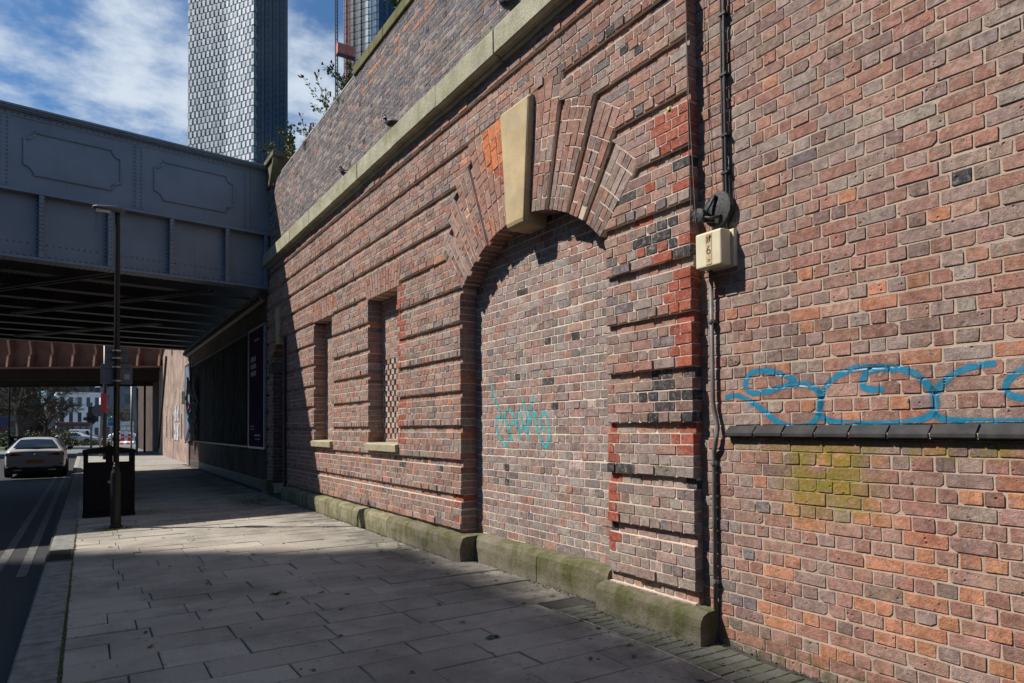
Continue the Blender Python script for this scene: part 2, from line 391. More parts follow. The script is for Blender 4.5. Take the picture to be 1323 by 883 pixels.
PAL = dict(pink=(0.285, 0.175, 0.145), mauve=(0.245, 0.185, 0.170), redbrown=(0.265, 0.135, 0.105), plum=(0.165, 0.115, 0.105),
           orange=(0.41, 0.180, 0.100), black=(0.040, 0.040, 0.046), red=(0.28, 0.078, 0.052), grey=(0.255, 0.225, 0.210),
           slate=(0.115, 0.115, 0.135), darkgrey=(0.15, 0.135, 0.13), paleb=(0.33, 0.265, 0.235))
def pick(w, r=rng, blend=0.22):
    k = list(w); p = np.array([w[x] for x in k], float); p /= p.sum()
    c = np.array(PAL[k[r.choice(len(k), p=p)]]); c = c if c.max() < 0.06 or c[0]/c[2] > 4.4 else (1-blend)*c+blend*np.array((0.262, 0.180, 0.156)); c = c*(np.array((1.16, 1.11, 1.05)) if blend > .1 else 1.05); return np.clip(c*r.normal(1, 0.09)*(1+r.normal(0, 0.025, 3)), 0.012, 0.8)

CH = 0.0832; JT = 0.0104
def lay(wall, z0, z1, spans, j, off, colf, dep=0.05, edge_dep=None, mort_back=0.0030, bond='english', mdep=None, shift=None, rough_out=0.0012):
    """one course: spans = list of (ylo0, yhi0, ylo1, yhi1, edge_lo, edge_hi)"""
    sh = (j*0.611) % 1.0 if shift is None else shift
    for (a0, b0, a1, b1, elo, ehi) in spans:
        if b0-a0 < 0.03 and b1-a1 < 0.03: continue
        lo, hi = min(a0, a1), max(b0, b1); li, hj = max(a0, a1)+0.004, min(b0, b1)-0.004
        cuts = [lo]; y = lo + 0.118*(0.3+0.7*((sh*3) % 1)); k = 0
        # a brick at each end, then the bond
        if bond == 'english': L = 0.2335 if j % 2 == 0 else 0.1168
        y = math.floor(lo/0.2335)*0.2335 + (0.0584 if j % 2 else 0.0) + ((j//2) % 2)*0.0
        if bond == 'english':
            while y < hj-0.045:
                if y > li+0.045: cuts.append(y + rng.normal(0, 0.006))
                y += L
                if j % 2 == 0 and rng.random() < 0.07: cuts.append(y-L*0.5) if y-L*0.5 > li+0.06 and y-L*0.5 < hj-0.06 else None
        else:
            y = math.floor(lo/0.3505)*0.3505 + (0.175 if j % 2 else 0)
            while y < hi-0.045:
                for w in (0.2335, 0.117):
                    if lo+0.045 < y < hi-0.045: cuts.append(y + rng.normal(0, 0.003))
                    y += w
        cuts = sorted(set(cuts)); cuts.append(hi)
        n = len(cuts)-1
        wob = rng.normal(0, 0.0020)
        for i in range(n):
            p, q = cuts[i], cuts[i+1]
            first, last = i == 0, i == n-1
            l0, l1 = (a0, a1) if first else (p, p); r0, r1 = (b0, b1) if last else (q, q)
            g = JT*0.5*rng.uniform(0.75, 1.25); gl = 0 if (first and elo) else g; gr = 0 if (last and ehi) else g
            zj0, zj1 = z0+JT*0.5+wob, z1-JT*0.5+wob
            if (r0-gr)-(l0+gl) < 0.012 or (r1-gr)-(l1+gl) < 0.012: continue
            d = dep
            if (first and elo) or (last and ehi): d = edge_dep or dep
            o_ = off + abs(rng.normal(0, rough_out))
            # outside view of a -X facing wall: +y runs to the left, so counter-clockwise is (yhi,z0),(ylo,z0),(ylo,z1),(yhi,z1)
            wall.brick([(r0-gr, zj0), (l0+gl, zj0), (l1+gl, zj1), (r1-gr, zj1)], o_, d, colf(0.5*(p+q), 0.5*(z0+z1), j, q-p))
        ei = 0.007
        wall.mort([(b0-(ei if ehi else 0), z0), (a0+(ei if elo else 0), z0), (a1+(ei if elo else 0), z1), (b1-(ei if ehi else 0), z1)],
                  off-mort_back, mdep or (edge_dep or dep)+0.03)

# ================================================================== ground, road, pavement
def asphalt(name, a, b, rough=0.75):
    t = NT(name, rough, spec=0.25)
    c = t.mix(t.mapr(t.noise(1.1, 6, 0.6), 0.3, 0.7), a, b)
    c = t.mix(t.mapr(t.noise(130, 3, 0.6), 0.35, 0.7), c, tuple(x*1.9 for x in a))
    t.color(c); t.bump(t.noise(160, 4, 0.7), 0.7, 0.006); return t.m
MAT['asphalt'] = asphalt('dark asphalt', (0.019, 0.0195, 0.021), (0.028, 0.028, 0.029), 0.66)
MAT['asphalt_far'] = asphalt('worn grey asphalt', (0.10, 0.10, 0.10), (0.14, 0.138, 0.132), 0.85)
def slab_material():
    t = NT('york stone paving', 0.82, spec=0.35)
    r = t.rand()
    c = t.mix(t.mapr(r, 0.0, 1.0, smooth=False), (0.295, 0.268, 0.225), (0.375, 0.343, 0.290))
    c = t.mix(t.math('MULTIPLY', t.mapr(r, 0.88, 0.92), 0.5), c, (0.25, 0.215, 0.18))
    c = t.mix(t.math('MULTIPLY', t.mapr(t.noise(2.1, 5, 0.6, dist=0.6), 0.5, 0.7), 0.30), c, (0.27, 0.23, 0.17))
    c = t.mix(t.math('MULTIPLY', t.mapr(t.noise(0.8, 6, 0.65), 0.42, 0.66), 0.7), c, (0.145, 0.132, 0.11))
    c = t.mix(1.0, c, t.mix(t.mapr(t.noise(60, 5, 0.7), 0.25, 0.75), (0.8, 0.8, 0.8), (1.18, 1.18, 1.18)), 'MULTIPLY')
    # trodden-in gum and dark spots
    gum = t.math('MULTIPLY', t.mapr(t.vor(9.0), 0.11, 0.17, 1, 0), t.mapr(t.noise(4.1, 2, 0.5), 0.48, 0.55))
    pale = t.math('MULTIPLY', t.mapr(t.vor(5.3), 0.05, 0.10, 1, 0), t.mapr(t.noise(3.3, 2, 0.5), 0.52, 0.58))
    c = t.mix(t.math('MULTIPLY', pale, 0.4), c, (0.42, 0.41, 0.39))
    c = t.mix(t.math('MULTIPLY', gum, 0.55), c, (0.09, 0.088, 0.085))
    # dirt and damp along the wall foot
    dirt = t.math('MULTIPLY', t.mapr(t.xyz()[0], 2.4, 3.5), t.mapr(t.noise(2.2, 5, 0.7), 0.36, 0.62))
    c = t.mix(t.math('MULTIPLY', dirt, 0.75), c, (0.065, 0.06, 0.052))
    t.color(c)
    t.bump(t.math('ADD', t.noise(70, 5, 0.7), t.math('MULTIPLY', t.noise(6, 4, 0.5), 1.2)), 0.45, 0.006); return t.m
MAT['slab'] = slab_material()
MAT['slab_far'] = simple('far paving', (0.27, 0.255, 0.225), (0.20, 0.19, 0.175), 1.5, 0.85)
MAT['bedding'] = simple('joint grit', (0.04, 0.037, 0.032), (0.06, 0.058, 0.045), 9, 0.95, bump=0.6)
MAT['kerb'] = simple('granite kerb', (0.20, 0.195, 0.18), (0.12, 0.118, 0.11), 9, 0.85, bump=0.8, bscale=90)
MAT['sett'] = simple('mossy setts', (0.13, 0.125, 0.112), (0.085, 0.088, 0.055), 5, 0.9, bump=0.7, bscale=60)
MAT['yellow_line'] = simple('faded yellow line', (0.12, 0.118, 0.105), (0.04, 0.04, 0.038), 14, 0.7, bump=0.4, bscale=120)
MAT['white_line'] = simple('road paint', (0.55, 0.55, 0.53), (0.2, 0.2, 0.2), 10, 0.7, bump=0.3)
MAT['moss'] = simple('moss', (0.06, 0.085, 0.018), (0.11, 0.11, 0.03), 20, 0.98, bump=0.9, bscale=90, bdist=0.02)
MAT['joint_mortar'] = simple('pale joint mortar', (0.30, 0.285, 0.255), (0.14, 0.13, 0.118), 9, 0.95)

g = MB().add([(-900, -300, -0.16), (900, -300, -0.16), (900, 1500, -0.16), (-900, 1500, -0.16)], [(0, 1, 2, 3)]).build('ground', MAT['asphalt_far']); tag(g, kind='structure')
rd = MB().add([(-9.2, -30, -0.12), (-0.40, -30, -0.12), (-0.30, 52, -0.12), (-9.2, 52, -0.12)], [(0, 1, 2, 3)]).build('road', MAT['asphalt']); tag(rd, kind='structure')
pvo = MB().box((-13, -30, -0.3), (-9.2, 50, 0.0)).build('far_pavement', MAT['slab_far']); tag(pvo, kind='structure')
rm = empty('road_marking', kind='structure')
def line_strip(x0, x1, y0, y1, z=-0.114, nm='line', mt='yellow_line', n=60):
    b = MB()
    for i in range(n):
        a, c = y0+(y1-y0)*i/n, y0+(y1-y0)*(i+1)/n
        b.add([(x0, a, z), (x1, a, z), (x1, c, z), (x0, c, z)], [(0, 1, 2, 3)])
    return b.build(nm, MAT[mt], rm)
line_strip(-0.93, -0.83, 9.75, 29.5); line_strip(-0.66, -0.56, 9.6, 29.5)
for k in range(7): line_strip(-4.9, -4.8, 6+7*k, 8+7*k, nm='centre_line', mt='white_line', n=4)

def dip(x, y):          # the footway falls gently towards the near end of the wall
    return -0.055*max(0.0, min(1.0, (3.5-y)/1.2))*max(0.0, min(1.0, (x-1.0)/2.2))
pav = empty('pavement', kind='structure')
pb = MB(); ys = [-4+0.5*i for i in range(76)]
for i in range(len(ys)-1):
    xs = (-0.40, 1.0, 2.0, 3.0, 4.2)
    for k in range(4):
        q = [(xs[k], ys[i]), (xs[k+1], ys[i]), (xs[k+1], ys[i+1]), (xs[k], ys[i+1])]
        pb.add([(x, y, -0.012+dip(x, y)) for x, y in q], [(0, 1, 2, 3)])
pb.build('bedding', MAT['bedding'], pav)
MB().box((-0.40, 33.5, -0.2), (4.2, 56, 0.0)).build('paved_sheet', MAT['slab_far'], pav)
MB().add([(-0.30,33.4,-.15),(4.0,33.4,-.15),(4.0,-4,-.15),(-.30,-4,-.15)],[(3,2,1,0)]).build('sub_base', MAT['bedding'], pav)
def slab(x0, x1, y0, y1, name, mat, parent, top=0.0, g=0.004, ch=0.005, jz=0.0015):
    cx, cy = (x0+x1)/2, (y0+y1)/2; hx, hy = (x1-x0)/2-g, (y1-y0)/2-g
    if hx < 0.02 or hy < 0.02: return
    V = []
    t = [random.gauss(0, jz) for _ in range(4)]; z = top+random.gauss(0, jz)
    for (sx, sy), q in zip(((-1,-1),(1,-1),(1,1),(-1,1)), t):
        V.append((sx*hx, sy*hy, z+dip(cx+sx*hx, cy+sy*hy)-0.03))
    for (sx, sy), q in zip(((-1,-1),(1,-1),(1,1),(-1,1)), t):
        V.append((sx*(hx+random.gauss(0,.0012)), sy*(hy+random.gauss(0,.0012)), z+q-ch+dip(cx+sx*hx, cy+sy*hy)))
    for (sx, sy), q in zip(((-1,-1),(1,-1),(1,1),(-1,1)), t):
        V.append((sx*(hx-ch), sy*(hy-ch), z+q+dip(cx+sx*hx, cy+sy*hy)))
    F = [(8,9,10,11)]
    for a in (0, 4):
        for k in range(4): F.append((a+k, a+(k+1)%4, a+4+(k+1)%4, a+4+k))
    me = bpy.data.meshes.new(name); me.from_pydata(V, [], F); me.update()
    return link(name, me, mat, parent, (cx, cy, 0))
y = -0.6
while y < 33.3:
    p = random.choice((0.30, 0.33, 0.36, 0.40)) if y < 14 else 0.42
    wob = random.uniform(-0.002, 0.002)
    x = -0.118; xe = 3.63 if y > 3.45 else 3.86
    if 1.2 < y < 4.75: xe = 3.36
    elif 4.7 < y < 7.0: xe = 3.82
    x += 0.0
    first = True
    while x < xe-0.02:
        L = random.uniform(0.42, 0.98) if y < 14 else random.uniform(0.9, 1.3)
        if first: L *= random.uniform(0.5, 1.0); first = False
        if xe-(x+L) < 0.3: L = xe-x
        slab(x, min(x+L, xe), y, min(y+p, 33.4), 'paving_slab', MAT['slab'], pav, g=random.uniform(0.0028, 0.0055), jz=0.0022); x += L
    y += p
# strip of small setts at the wall foot with a pale mortar edge
MB().box((3.225, 1.25, -0.07), (3.25, 5.65, -0.0045)).build('mortar_edge', MAT['joint_mortar'], pav) if False else None
for i in range(36):
    y0 = 1.22+0.098*i
    for k in range(2 if y0 > 3.3 else 3):
        slab(3.40+0.14*k, 3.40+0.14*(k+1), y0, y0+0.098, 'sett', MAT['sett'], pav, top=-0.002, g=0.004, jz=0.002)
eb = MB()
for i in range(24):
    a, c = 1.25+i*0.147, 1.25+(i+1)*0.147
    eb.add([(3.364, a, -0.002+dip(3.23, a)), (3.388+0.004*math.sin(i), a, -0.002+dip(3.23, a)), (3.388+0.004*math.sin(i+1), c, -0.002+dip(3.23, c)), (3.364, c, -0.002+dip(3.23, c))], [(0, 1, 2, 3)])
eb.build('mortar_edge', MAT['joint_mortar'], pav)
kb = empty('kerb', kind='structure')
y = -1.2
while y < 50:
    L = 0.91
    if not (9.9 < y+L/2 < 10.75):
        b = MB().extrude([(-0.402, -0.2), (-0.138, -0.2), (-0.138, 0.0), (-0.385, 0.002), (-0.402, -0.014)], 0, L-0.012, lambda a, b_, c, y=y: (a+random.gauss(0,.0012)+max(0,y-5)*.004*(1 if y<40 else 1), y+c, b_+random.gauss(0,.001)))
        b.build('kerbstone', MAT['kerb'], kb)
    y += L
gr = empty('drain_grate', (-0.26, 10.28, 0), 'iron kerb drain grate with slots set in the kerb', 'drain')
gy = MAT['iron'] = simple('rusty cast iron', (0.06, 0.052, 0.045), (0.03, 0.028, 0.026), 30, 0.6, 0.6)
fx = 0.018
MB().box((-0.40+fx, 9.95, -0.2), (-0.375+fx, 10.62, 0.003)).box((-0.16+fx, 9.95, -0.2), (-0.138+fx, 10.62, 0.003)).box((-0.40+fx,9.92,-.2),(-.138+fx,9.95,.002)).box((-0.40+fx,10.62,-.2),(-.138+fx,10.65,.002)).build('frame', gy, gr, bevel=0.003)
for i in range(10):
    MB().box((-0.376+fx, 9.965+i*0.066, -0.03), (-0.159+fx, 9.99+i*0.066, 0.001)).build('bar', gy, gr)
MB().box((-0.37+fx, 9.955, -0.2), (-0.165+fx, 10.615, -0.19)).build('sump', MAT['bedding'], gr)

# moss on the pavement by the lamp post, the wall corner and the kerb joint; fallen leaves
def scatter_patch(cx, cy, rx, ry, n, name, mat, lab, cat, z=0.002):
    b = MB()
    for i in range(n):
        a = random.uniform(0, 6.283); q = math.sqrt(random.random())
        x, y_ = cx+rx*q*math.cos(a), cy+ry*q*math.sin(a); r = random.uniform(0.006, 0.03)*(1.3-q)
        k = [(x+r*math.cos(t)*random.uniform(.6,1.2), y_+r*math.sin(t)*random.uniform(.6,1.2), z+dip(x, y_)) for t in np.linspace(0, 5.5, 6)]
        b.add([*k, (x, y_, z+r*0.35+dip(x, y_))], [(j, (j+1) % 6, 6) for j in range(6)])
    return tag(b.build(name, mat), lab, cat, kind='stuff')
scatter_patch(0.42, 12.5, 0.42, 0.55, 500, 'moss', MAT['moss'], 'green moss round the foot of the lamp post', 'moss')
scatter_patch(3.0, 15.3, 0.6, 1.2, 1100, 'moss', MAT['moss'], 'green moss on the paving below the niche corner', 'moss')
b = MB()
for i in range(900):
    y_ = random.uniform(2.5, 14); x = -0.126+random.gauss(0, 0.006)+max(0,y_-5)*.003
    r = random.uniform(0.004, 0.012); h = random.uniform(0.002, 0.012)
    b.add([(x-r, y_-r, 0), (x+r, y_-r*.5, 0), (x, y_+r, 0), (x+random.gauss(0, r), y_, h)], [(0, 1, 3), (1, 2, 3), (2, 0, 3)])
tag(b.build('moss', MAT['moss']), 'dark moss and grit filling the kerb joint', 'moss', kind='stuff')
MAT['leaf_litter'] = simple('fallen leaf', (0.07, 0.085, 0.03), (0.14, 0.07, 0.035), 3, 0.8)
b = MB()
for i in range(420):
    x, y_ = random.uniform(-0.1, 3.6), 2.6+11*random.random()**1.4
    if i < 150: x = 3.62-abs(random.gauss(0, 0.25)); y_ = random.uniform(1.5, 9)
    r = random.choice((0.008, 0.01, 0.012, 0.018, 0.035)); a = random.uniform(0, 6.28)
    P = []
    for (u, v, h) in ((-1, 0, 0), (-0.2, 0.42, .1), (0.5, 0.32, .25), (1, 0, .1), (0.5, -0.32, .3), (-0.2, -0.42, .05)):
        P.append((x+r*(u*math.cos(a)-v*math.sin(a)), y_+r*(u*math.sin(a)+v*math.cos(a)), 0.004+h*r+dip(x, y_)))
    b.add(P, [(0, 1, 2, 3), (0, 3, 4, 5)])
tag(b.build('leaf_litter', MAT['leaf_litter']), 'small dry leaves and grit scattered on the paving', 'leaves', kind='stuff')
MAT['leaf_green'] = simple('fresh leaf', (0.10, 0.14, 0.05), (0.05, 0.08, 0.025), 9, 0.7)
for (x, y_, lab) in ((2.55, 4.35, 'torn green leaf sprig on the paving by the mossy pier'), (1.55, 6.6, 'green leaf sprig lying on the middle of the paving')):
    b = MB()
    for k in range(11):
        a = random.uniform(0, 6.28); r = random.uniform(0.02, 0.045); ox, oy = random.gauss(0, .03), random.gauss(0, .03)
        P = [(x+ox+r*(u*math.cos(a)-v*math.sin(a)), y_+oy+r*(u*math.sin(a)+v*math.cos(a)), 0.005+h*r) for (u, v, h) in ((-1,0,0),(0,.4,.5),(1,0,.3),(0,-.4,.1))]
        b.add(P, [(0, 1, 2, 3)])
    tag(b.build('fallen_sprig', MAT['leaf_green']), lab, 'leaf', kind='stuff')

# ================================================================== arched brick wall
XB, YC, ZC, RA, HS, ZS = 3.80, 5.88, 1.88, 1.84, 1.35, 3.13
Z0 = 1.57-19*CH
REC = 0.032
aw = empty('arched_wall', (XB, 3.56, 0), 'long red brick viaduct wall with banded courses, blocked arch, two recessed windows and stone keystone', 'wall')
T = lambda d: math.tan(math.radians(d))
VBS = {1: [5.0, 14.0, 25.0, 34.0, 44.5], -1: [5.0, 20.5, 29.0, 36.3, 44.5]}      # joints of the arch blocks: near side, far side
VTS = {1: [(4.905, 4.905), (4.64, 4.50), (4.46, 4.21), (4.00, 3.69)],             # top of each block at its inner and outer joint
       -1: [(4.905, 4.86), (4.62, 4.50), (4.40, 4.21), (4.00, 3.74)]}
def arch_w(z, side):
    VB, VT = VBS[side], VTS[side]
    z44 = ZC+RA*math.cos(math.radians(44.5))
    if z <= ZC+math.sqrt(RA**2-HS**2): return HS
    if z < z44: return math.sqrt(RA**2-(z-ZC)**2)
    if z > VT[0][0]: return 0.0
    for k in (3, 2, 1, 0):
        zi, zo = VT[k]
        if z <= zo: return (z-ZC)*T(VB[k+1])
        if z <= zi:
            wo, wi = (zo-ZC)*T(VB[k+1]), (zi-ZC)*T(VB[k]); return wo+(wi-wo)*(z-zo)/(zi-zo+1e-9)
    return (z-ZC)*T(VB[1])
WIN = [(9.17, 10.37, 1.31, 3.58), (12.24, 13.40, 1.31, 3.62)]
HEAD = 0.33
NY0, NY1, NZS = 15.62, 16.92, 3.0      # niche
def niche_w(z):
    c, hw = (NY0+NY1)/2, (NY1-NY0)/2
    if z < NZS: return hw
    if z < NZS+hw*0.85: return hw*math.sqrt(max(0, 1-((z-NZS)/(hw*0.85))**2))
    return 0.0
def obstacles(z):
    o = []
    w, wl = arch_w(z, 1), arch_w(z, -1)
    if w > 0: o.append((YC-w, YC+wl, z < ZS+0.05))
    for (a, b_, c, d) in WIN:
        if c-0.11 <= z < d: o.append((a, b_, z > c))
        elif d <= z < d+HEAD: o.append((a-0.06-0.10*(z-d)/HEAD, b_+0.06+0.10*(z-d)/HEAD, False))
    w = niche_w(z)
    if w > 0: o.append(((NY0+NY1)/2-w, (NY0+NY1)/2+w, True))
    return sorted(o)
def band_red(y, z, j, L):
    d = y-3.56
    if y < 4.6:
        rv = rng.random()
        if 3.66 < z < 3.99 and d < 0.33: return pick({'red': 1})
        if 3.28 < z < 3.64: 
            if d < 0.25 and rv < 0.6: return pick({'black': 3, 'red': 1.2})
            if rv < 0.16: return pick({'black': 2, 'red': 1})
        if 2.84 < z < 3.25 and rv < 0.5 and d < 0.62: return pick({'black': 4, 'red': 1.5, 'slate': 1})
        if 2.44 < z < 2.76 and d < 0.24: return pick({'red': 1})
        if 2.02 < z < 2.40 and d < 0.22 and rv < 0.8: return pick({'red': 1})
        if 1.60 < z < 1.97 and d < 0.42 and rv < 0.7: return pick({'black': 3, 'plum': 1})
        if 1.36 < z < 1.54 and (d < 0.25): return pick({'red': 1})
        if d > 0.80 and (1.26 < z < 1.54 or 0.70 < z < 1.14 or 0.45 < z < 0.68) and rv < 0.9 and d > 0.86: return pick({'red': 1})
        if rv < 0.05: return pick({'black': 1, 'slate': 2})
        if z < 1.5: return pick({'grey': 5, 'mauve': 3, 'pink': 1, 'darkgrey': 1.2, 'plum': 0.4})
        if z > 3.99: return pick({'pink': 4, 'redbrown': 3.2, 'mauve': 2.2, 'plum': 1, 'grey': .8})
        return pick({'mauve': 4, 'grey': 3, 'pink': 2, 'redbrown': 1.5, 'plum': 0.8, 'slate': .5})
    if 8.95 < y < 9.17 and 1.3 < z < 3.6 and rng.random() < 0.55: return pick({'red': 1})
    if 7.2 < y < 7.4 and z < 0.8 and rng.random() < 0.35: return pick({'red': 1})
    if YC+0.6 < y < YC+1.3 and 4.1 < z < 4.9 and rng.random() < 0.25: return pick({'orange': 1})
    if z > 3.7 or y > 11.5: return pick({'pink': 3.2, 'redbrown': 3.4, 'mauve': 2.6, 'plum': 1.3, 'grey': .8, 'darkgrey': .4, 'orange': .15, 'slate': .25})
    if 1.0 < z < 1.17 and rng.random() < 0.3: return pick({'black': 2, 'slate': 3})
    return pick({'mauve': 3.4, 'pink': 2.6, 'grey': 1.6, 'redbrown': 1.8, 'plum': 0.9, 'darkgrey': .8, 'slate': .35, 'orange': .12})
W1 = Wall()
j = 2; eps = 1e-4
while True:
    z0, z1 = Z0+j*CH, Z0+(j+1)*CH
    if z0 > 5.45: break
    z1 = min(z1, 5.47)
    o0, o1 = obstacles(z0+eps), obstacles(z1-eps); om = obstacles((z0+z1)/2)
    # match obstacles by their middles; heads and edges come from the course's own middle
    spans = []; lo0 = lo1 = 3.56; elo = True
    for (a, b_, e) in om:
        c = (a+b_)/2
        f = lambda L: next(((p, q) for p, q, _ in L if p-0.3 <= c <= q+0.3), (a, b_))
        (p0, q0), (p1, q1) = f(o0), f(o1)
        spans.append((lo0, p0, lo1, p1, elo, e)); lo0, lo1, elo = q0, q1, e
    spans.append((lo0, 17.46, lo1, 17.46, elo, False))
    off = -REC if j % 5 == 3 else 0.0
    lay(W1, z0, z1, spans, j, off, band_red, rough_out=0.0065 if j % 5 == 4 else 0.0015, dep=0.05, edge_dep=0.5 if False else 0.34, mdep=0.36)
    j += 1
# window heads: upright bricks
for (a, b_, c, d) in WIN:
    n = 13
    for i in range(n):
        def yy(t, z): 
            e = 0.06+0.10*(z-d)/HEAD; return a-e+(b_-a+2*e)*t
        for (za, zb) in ((d, d+0.225), (d+0.225, d+HEAD)) if i % 2 else ((d, d+0.11), (d+0.11, d+HEAD)):
            W1.brick([(yy((i+.95)/n, za), za+.004), (yy((i+.05)/n, za), za+.004), (yy((i+.05)/n, zb), zb-.004), (yy((i+.95)/n, zb), zb-.004)], 0.002, 0.30,
                     pick({'redbrown': 3, 'pink': 3, 'red': 0.5, 'mauve': 1}))
    e = 0.06; W1.mort([(b_+e, d+.004), (a-e, d+.004), (a-e-.1, d+HEAD), (b_+e+.1, d+HEAD)], -0.007, 0.29)
# end face of the wall fills behind the stuff
W1.finish(aw, XB, MAT['mortar'], 300)
# voussoirs: fanned columns of bricks, the first column of every block set back
W2 = Wall()
def ray_out(th, k, side):
    VB, VT = VBS[side], VTS[side]
    t = abs(th); zi, zo = VT[k]; w0, w1 = (zi-ZC)*T(VB[k]), (zo-ZC)*T(VB[k+1])
    s_, c_ = math.sin(math.radians(t)), math.cos(math.radians(t)); dx, dz = w1-w0, zo-zi
    return (w0*dz-(zi-ZC)*dx)/(s_*dz-c_*dx)
def pol(th, r): return (YC-r*math.sin(math.radians(th)), ZC+r*math.cos(math.radians(th)))
for side in (1, -1):
    VB = VBS[side]
    for k, ncol in enumerate((4, 5, 4, 5) if side > 0 else (6, 4, 3, 4)):
        a0, a1 = VB[k], VB[k+1]
        if k == 0: a0 = 4.0
        for c in range(ncol):
            ta, tb = a0+(a1-a0)*c/ncol, a0+(a1-a0)*(c+1)/ncol
            off = -0.034 if (c == 0 and k > 0) else 0.004
            r = RA; i = c % 2
            ro_a, ro_b = ray_out(max(ta, 5.0), k, side), ray_out(max(tb, 5.0), k, side); rm = min(ro_a, ro_b)
            while r < rm-0.02:
                L = (0.233 if (i % 2 == 0) else 0.117)*random.choice((1, 1, 1, .5 if i % 2 == 0 else 1)); i += 1
                re = r+L; lastb = re > rm-0.06
                ea, eb_ = (ro_a, ro_b) if lastb else (re, re)
                g_ = 0.0056; ga = math.degrees(g_/r)
                ga2 = math.degrees(g_/max(ea, eb_))
                q = [pol(side*(ta+ga), r+(0.0 if r == RA else g_)), pol(side*(tb-ga), r+(0.0 if r == RA else g_)), pol(side*(tb-ga2), eb_-g_), pol(side*(ta+ga2), ea-g_)]
                if side < 0: q = [q[1], q[0], q[3], q[2]]
                hot = (side < 0 and k == 0) or (side < 0 and k == 1 and rng.random() < .25)
                if hot and r > 2.45 and ta < 15: col = np.array((0.52, 0.165, 0.06))*rng.normal(1, .15)
                elif hot: col = pick({'orange': .4, 'red': .8, 'redbrown': 2.5, 'pink': 1})
                elif r < 1.98: col = pick({'plum': 2, 'darkgrey': 2, 'redbrown': 2, 'mauve': 1.5, 'black': .6})
                elif k == 3: col = pick({'grey': 3, 'mauve': 3, 'plum': 1.3, 'redbrown': 1})
                else: col = pick({'redbrown': 5 if side > 0 else 3, 'pink': 2.5, 'plum': 1.4, 'mauve': 1.2, 'orange': .25})
                # order must be counter-clockwise from outside: (yhi,z0),(ylo,z0),(ylo,z1),(yhi,z1); theta>0 leans to low y
                W2.brick(q, off+rng.normal(0, .002), 0.26, col)
                r = re
                if lastb: break
            qm = [pol(side*ta, RA+.004), pol(side*tb, RA+.004), pol(side*tb, ro_b), pol(side*ta, ro_a)]
            if side < 0: qm = [qm[1], qm[0], qm[3], qm[2]]
            W2.mort(qm, off-0.0045, 0.25)
# springing bricks from 44.5 degrees down to the jamb are laid by the courses; make the soffit there
arch = empty('arch_ring', (XB, YC, ZS)); arch.parent = aw; arch.location = Vector((XB, YC, ZS))-aw.location
def finish_sub(W, root, X, mortar, **k): return W.finish(root, X, mortar, **k)
finish_sub(W2, arch, XB, MAT['mortar'], single=300, name='arch_brick')
# keystone
kz0, kz1 = 3.60, 4.875
b = MB(); P = []
for (z, hw, px) in ((kz0, 0.155, 0.02), (kz0+0.02, 0.165, 0.062), (kz0+0.06, 0.172, 0.075), (kz1-0.03, 0.283, 0.075), (kz1, 0.285, 0.055)):
    for s_ in ((-1, -0.25), (-1, px-0.018), (-0.93, px), (0.93, px), (1, px-0.018), (1, -0.25)): P.append((XB-s_[1], YC+s_[0]*hw, z))
F = [(5, 4, 3, 2, 1, 0), tuple(24+k for k in range(6))]
for i in range(4):
    for k in range(6): F.append((i*6+k, i*6+(k+1) % 6, (i+1)*6+(k+1) % 6, (i+1)*6+k))
b.add(P, F).build('keystone', MAT['keystone'], aw, bevel=0.006)
# window infills, sills
def small_infill(root, y0, y1, za, zb, X, colf, holes=None, bond='english', mort='mortar'):
    W = Wall(); j = 0; z = za
    while z < zb-0.02:
        z2 = min(z+CH, zb)
        if holes and holes(z):      # honeycomb: short bricks with open gaps
            y_ = y0+(0.0 if j % 2 else 0.085)
            while y_ < y1-0.02:
                e = min(y_+0.105, y1)
                W.brick([(e, z+.003), (y_, z+.003), (y_, z2-.003), (e, z2-.003)], rng.normal(0, .002), 0.06, np.clip(pick({'paleb': 4, 'pink': 1.2}, blend=0)*1.25, 0, .7))
                y_ += 0.175
        else:
            lay(W, z, z2, [(y0, y1, y0, y1, False, False)], j, 0.0, colf, dep=0.04, bond=bond, mdep=0.08)
        z = z2; j += 1
    P = brick_verts(np.array(W.Q), X, np.array(W.off), np.array(W.dep)); 
    tag(link('infill_bricks', bricks_mesh('infill_bricks', P, W.col), MAT['brick'], root), kind='stuff')
    link('mortar', W.mortar_mesh('mortar', X), MAT[mort], root)
for i, (a, b_, c, d) in enumerate(WIN):
    w = empty('window_recess', (XB, (a+b_)/2, c)); w.parent = aw; w.location -= aw.location
    tag(w, 'blocked window with open honeycomb brickwork' if i == 0 else 'deep blocked window nearest the niche')
    hol = (lambda z: 1.32 < z < 2.55) if i == 0 else None
    small_infill(w, a, b_, c-0.02, d+0.03, XB+0.235, lambda y, z, j, L: pick({'mauve': 3, 'pink': 3, 'paleb': 2, 'grey': 2}), hol)
    MB().box((XB+0.42, a-.1, c-.1), (XB+0.45, b_+.1, d+.1)).build('dark_backing', MAT['bedding'], w)
    s_ = MB().add([], [])
    s_.extrude([(0.27, c-0.11), (-0.055, c-0.115), (-0.062, c-0.012), (0.0, c+0.004), (0.27, c+0.012)], a-0.035, b_+0.035, lambda p, q, r_: (XB+p, r_, q))
    s_.build('sill', MAT['sill'], w, bevel=0.006)
MAT['end_stone2'] = stone_material('sooty impost stone', (0.16, 0.145, 0.11), (0.09, 0.085, 0.05), 0.4)
